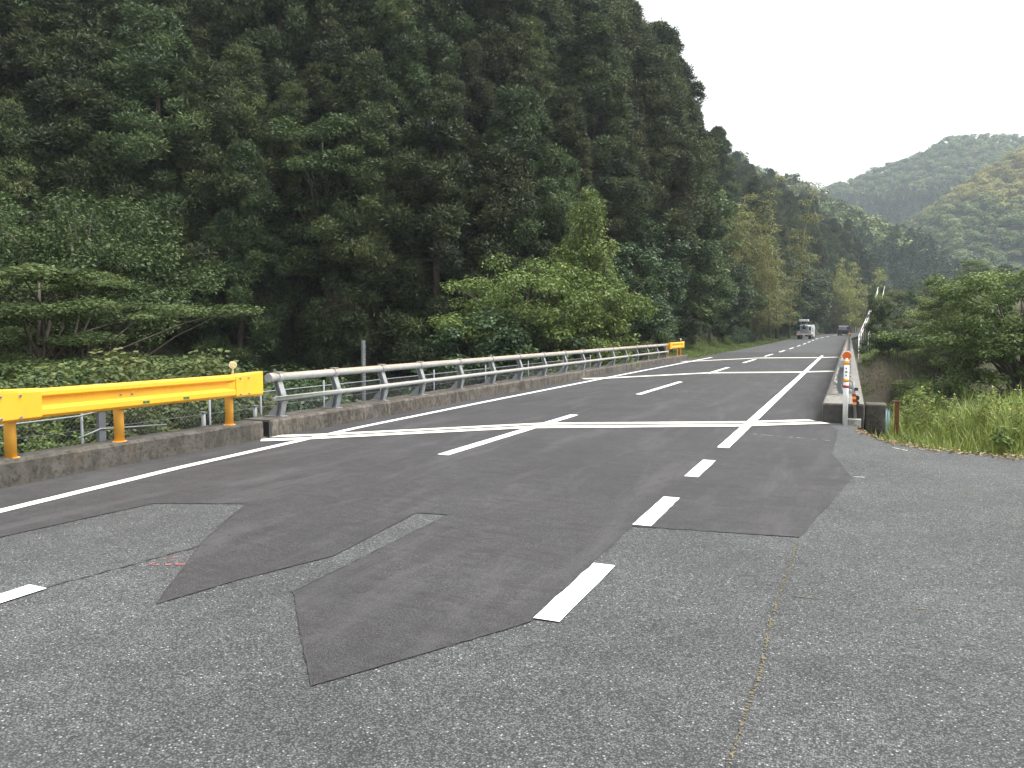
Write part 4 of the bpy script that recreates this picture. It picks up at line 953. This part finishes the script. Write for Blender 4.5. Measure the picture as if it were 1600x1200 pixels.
# leafy weeds standing in the grass
Wm = broad_meshes(61, [(0, 0, .40, .10, .10, .34)], 14, .06, .9, 8, .055, M_GRASS, .008, .26, 8, M_CULM, .2)
Wm2 = broad_meshes(62, [(0, 0, .30, .16, .16, .24)], 18, .07, .6, 9, .085, M_LEAF_L, .007, .30, 8, M_CULM, .2)
for k in range(95):
    x = .8 + 7.5 * rng.random(); y = float(edge_y(x)) + .5 + 4.5 * rng.random()
    if riverdist(x, y) > 13 or (x < .8 and y > 13.9): continue
    kd = k % 3 == 0
    plant('weed_plant', Wm2 if kd else Wm, 'broad-leaved weed standing in the tall grass on the right' if kd else 'thin upright weed standing in the tall grass on the right', 'weed', (x, y, gz(x, y)), rng.uniform(0, 6), (rng.uniform(.45, .85) if kd else rng.uniform(.7, 1.45)), 'broad-leaved weeds in the tall grass' if kd else 'thin weeds in the tall grass')
fm = MB(); fm2 = MB()
for k in range(26):
    x = 1.2 + 5 * rng.random(); y = float(edge_y(x)) + .8 + 4 * rng.random()
    if riverdist(x, y) > 13: continue
    z = gz(x, y) + rng.uniform(.45, .7); tgt = fm if k % 4 else fm2
    for q in range(5):
        a = q * 1.257; tgt.add([(x, y, z), (x + .02 * math.cos(a - .4), y + .02 * math.sin(a - .4), z + .008), (x + .03 * math.cos(a), y + .03 * math.sin(a), z + .01), (x + .02 * math.cos(a + .4), y + .02 * math.sin(a + .4), z + .008)], [(0, 1, 2, 3)])
tag(fm.build('white_wildflowers', M_FLOWER), 'scattered tiny white wildflowers in the tall grass', 'flowers', kind='stuff')
tag(fm2.build('yellow_wildflowers', M_FLOWERY), 'scattered tiny yellow wildflowers in the tall grass', 'flowers', kind='stuff')
# verge grass on the left beyond the bridge and on the far right bank
n = 60000; y = 43.5 + 105 * rng.random(n) ** 1.5; x = -8.45 + shift(y) - 3.6 * rng.random(n) ** .8
keep = (y > 44.4) | (x < -8.9); x, y = x[keep], y[keep]
blades('verge_grass', np.stack([x, y, ground(x, y) - .05], 1), (.12 + .35 * smooth(-8.6, -11, x - shift(y))) * rng.uniform(.5, 1.4, len(x)), .010 + .010 * rng.random(len(x)), M_GRASSD, 6, 'rough grass on the left verge beyond the bridge')
n = 26000; x = .6 + 12 * rng.random(n) ** 1.3; y = 47 + 45 * rng.random(n) ** 1.3
keep = riverdist(x, y) > 37.6 ; x, y = x[keep] + shift(y[keep]), y[keep]
blades('bank_grass', np.stack([x, y, ground(x, y) - .05], 1), rng.uniform(.15, .5, len(x)), .012 + .012 * rng.random(len(x)), M_GRASSD, 7, 'grass on the bank right of the bridge end')
# bare dug earth on the far right bank
ex = np.arange(.4, 9, .5); ey = np.arange(38, 52, .5)
bm_ = grid_mesh('earth_bank', ex, ey, lambda X, Y: ground(X, Y) + .03 + .12 * wob(X, Y, .5), M_ROCK)
tag(link_mesh('earth_bank', bm_), kind='structure')
# litter along the grass edge
n = 1500; x = .1 + 6 * rng.random(n) ** 1.6; y = edge_y(x) + rng.normal(-.02, .13, n)
P = np.stack([x, y, np.full(n, .012)], 1); az = rng.uniform(0, 6.28, n); L = rng.uniform(.02, .06, n)
vv = leaf_verts(P, np.stack([np.cos(az), np.sin(az), rng.uniform(-.05, .35, n)], 1), np.array([[0, 0, 1.]]) + rng.normal(0, .4, (n, 3)), L, L * .3, .1)
tag(link_mesh('leaf_litter', np_mesh('leaf_litter', vv, 4, M_DRY, rng.random(n))), 'brown dry leaf litter along the grass edge', 'litter', kind='stuff')

# ------------------------------------------------------------------ far hills and their woods
def pix(x, y, D):
    dx, dy = (x - 800.) / 1250 * D, -(y - 600.) / 1250 * D
    c, s_ = math.cos(YAW), math.sin(YAW); fw = D * math.cos(PITCH) + dy * math.sin(PITCH); z = CAM_H - D * math.sin(PITCH) + dy * math.cos(PITCH)
    return np.array([dx * c - fw * s_, dx * s_ + fw * c, z])
def hill(name, ridge, slope, tree_h, bounds, step, floor=3.0):
    rd = [np.array(p) - np.array([0, 0, tree_h]) for p in ridge]
    def fz(X, Y):
        z = np.full(np.shape(X), -1e3)
        for a, c in zip(rd[:-1], rd[1:]):
            ab = c[:2] - a[:2]; t_ = np.clip(((X - a[0]) * ab[0] + (Y - a[1]) * ab[1]) / (ab @ ab), 0, 1)
            d_ = np.hypot(X - a[0] - ab[0] * t_, Y - a[1] - ab[1] * t_); zz = a[2] + (c[2] - a[2]) * t_
            z = np.maximum(z, zz - slope * (np.sqrt(d_ ** 2 + 60) - 7.7))
        return np.maximum(z + wob(X, Y, 22) * 2.2, floor - 3 + 0 * z)
    xs_ = np.arange(bounds[0], bounds[1], step); ys_ = np.arange(bounds[2], bounds[3], step)
    tag(link_mesh(name, grid_mesh(name, xs_, ys_, fz, M_HILLS)), kind='structure'); return fz
ridgeA = [pix(1150, 245, 300), pix(1215, 275, 300), pix(1262, 294, 300), pix(1320, 322, 290), pix(1370, 362, 280), pix(1420, 415, 265), pix(1440, 452, 255)]
ridgeB = [pix(1180, 262, 640), pix(1290, 296, 620), pix(1330, 273, 620), pix(1400, 242, 610), pix(1490, 209, 600), pix(1545, 212, 600), pix(1640, 206, 600), pix(1900, 170, 600)]
ridgeC = [pix(1980, 60, 380), pix(1760, 150, 390), pix(1620, 214, 400), pix(1560, 262, 385), pix(1510, 330, 360), pix(1478, 400, 330), pix(1462, 440, 310)]
fA = hill('hill', ridgeA, .85, 7, (-140, 260, 160, 440), 7); fB = hill('hill', ridgeB, .62, 8, (-150, 560, 330, 900), 12); fC = hill('hill', ridgeC, .72, 8, (-60, 460, 150, 600), 9)
def far_tree(seed, kind):
    r = np.random.default_rng(seed)
    if kind == 'con':
        n = 520; t_ = r.random(n) ** .8; az = r.uniform(0, 6.28, n); rad = 2.0 * (1.03 - t_) ** .75 * r.uniform(.5, 1.05, n)
        P = np.stack([np.cos(az) * rad, np.sin(az) * rad, 1 + 11 * t_], 1); D = np.stack([np.cos(az), np.sin(az), r.normal(.1, .4, n)], 1); mat = M_CEDARFAR; L = r.uniform(.5, 1.0, n); wd = .28
    else:
        lob = [(0, 0, 5, 3.2, 3.2, 2.3)] + [(r.normal(0, 2), r.normal(0, 2), r.uniform(3.5, 6.5), 1.8, 1.8, 1.4) for _ in range(6)]; Ps = []
        for l in lob:
            g = unit(r.normal(size=(100, 3))); Ps.append(np.array(l[:3]) + g * np.array(l[3:]) * r.uniform(.75, 1.05, (100, 1)))
        P = np.concatenate(Ps); n = len(P); az = r.uniform(0, 6.28, n); D = np.stack([np.cos(az), np.sin(az), r.normal(0, .4, n)], 1); mat = M_FARB if kind == 'broad' else M_FARY; L = r.uniform(.6, 1.1, n); wd = .36
    T = np.clip(r.normal(.5, .25, n), 0, 1); NN = r.normal(size=(n, 3)) * .3 + np.array([0, 0, .5]) + unit(P - np.array([0, 0, 4.])) * .9
    return np_mesh('far_' + kind, leaf_verts(P, D, NN, L, L * wd, .15), 4, mat, T)
CONS = [far_tree(70 + k, 'con') for k in range(3)]; BRO = [far_tree(80 + k, 'broad') for k in range(4)]; YEL = [far_tree(90 + k, 'yellow') for k in range(2)]
def wood(name, fz, bounds, spacing, variants, test, label, sc=(.8, 1.25)):
    pts = []
    for gx in np.arange(bounds[0], bounds[1], spacing):
        for gy in np.arange(bounds[2], bounds[3], spacing):
            x = gx + rng.uniform(-.5, .5) * spacing; y = gy + rng.uniform(-.5, .5) * spacing
            dep, rr, up = to_cam(x, y, 0)
            if dep < 10 or not -.1 < rr / dep < .72: continue
            z = float(fz(np.array([x]), np.array([y]))[0])
            if z < 3.2 or not test(x, y, z): continue
            pts.append((x, y, z - .5, rng.uniform(0, 6.28), rng.uniform(*sc), rng.integers(len(variants))))
    print(name, len(pts))
    return scatter(name, pts, variants, label)
w0 = lambda x, y: float(wob(np.array(x), np.array(y), 30))
wood('mixed_wood', fA, (-80, 160, 170, 340), 5.2, BRO, lambda x, y, z: w0(x, y) < .45 or z > 24, 'pale and dark broadleaf wood on the middle hill beyond the bend')
wood('conifer_wood', fA, (-80, 160, 170, 330), 4.2, CONS, lambda x, y, z: w0(x, y) >= .3 and z <= 26, 'dark conifers at the foot of the middle hill')
wood('mountain_conifer_wood', fB, (-60, 520, 380, 700), 5.4, CONS, lambda x, y, z: z < 92 + 25 * w0(x, y), 'dark conifer wood covering the distant mountain', (.8, 1.15))
wood('mountain_broadleaf_wood', fB, (-60, 640, 420, 820), 6.2, BRO, lambda x, y, z: z > 88 + 25 * w0(x, y), 'hazy broadleaf wood near the distant mountain top', (.75, 1.0))
wood('slope_broadleaf_wood', fC, (0, 400, 180, 480), 4.7, BRO, lambda x, y, z: w0(x, y) < .3 or z < 22, 'broadleaf wood on the right-hand hill slope', (.55, .9))
wood('slope_bamboo_wood', fC, (0, 400, 180, 480), 4.2, YEL, lambda x, y, z: w0(x, y) >= .22 and z > 20, 'yellowish bamboo wood on the right-hand hill slope', (.5, .8))
# trees on the valley floor before the hills
wood('valley_wood', lambda X, Y: ground_all(X, Y) + 0.01, (14, 130, 130, 250), 5.5, [Hm[1], Km[1], Gm[1]], lambda x, y, z: x - float(shift(np.array(y))) > 8 + 4 * math.sin(y * .1), 'mixed dark trees on the valley floor below the hills', (.65, 1.05))

# ------------------------------------------------------------------ air
hz = MB().box((300, 400, 95), (1500, 1200, 210)).build('haze', None)
m = bpy.data.materials.new('haze_air'); m.use_nodes = True; t = m.node_tree; t.nodes.clear()
pv = t.nodes.new('ShaderNodeVolumePrincipled'); pv.inputs['Color'].default_value = (.80, .91, 1, 1); pv.inputs['Density'].default_value = .00040; pv.inputs['Anisotropy'].default_value = .3
ou = t.nodes.new('ShaderNodeOutputMaterial'); t.links.new(pv.outputs[0], ou.inputs['Volume']); hz.data.materials.append(m)
tag(hz, 'thin pale haze filling the valley air', 'haze', kind='stuff')

tri = sum(sum(len(p.vertices) - 2 for p in me.polygons) for me in bpy.data.meshes if me.users)
print('triangles', tri)
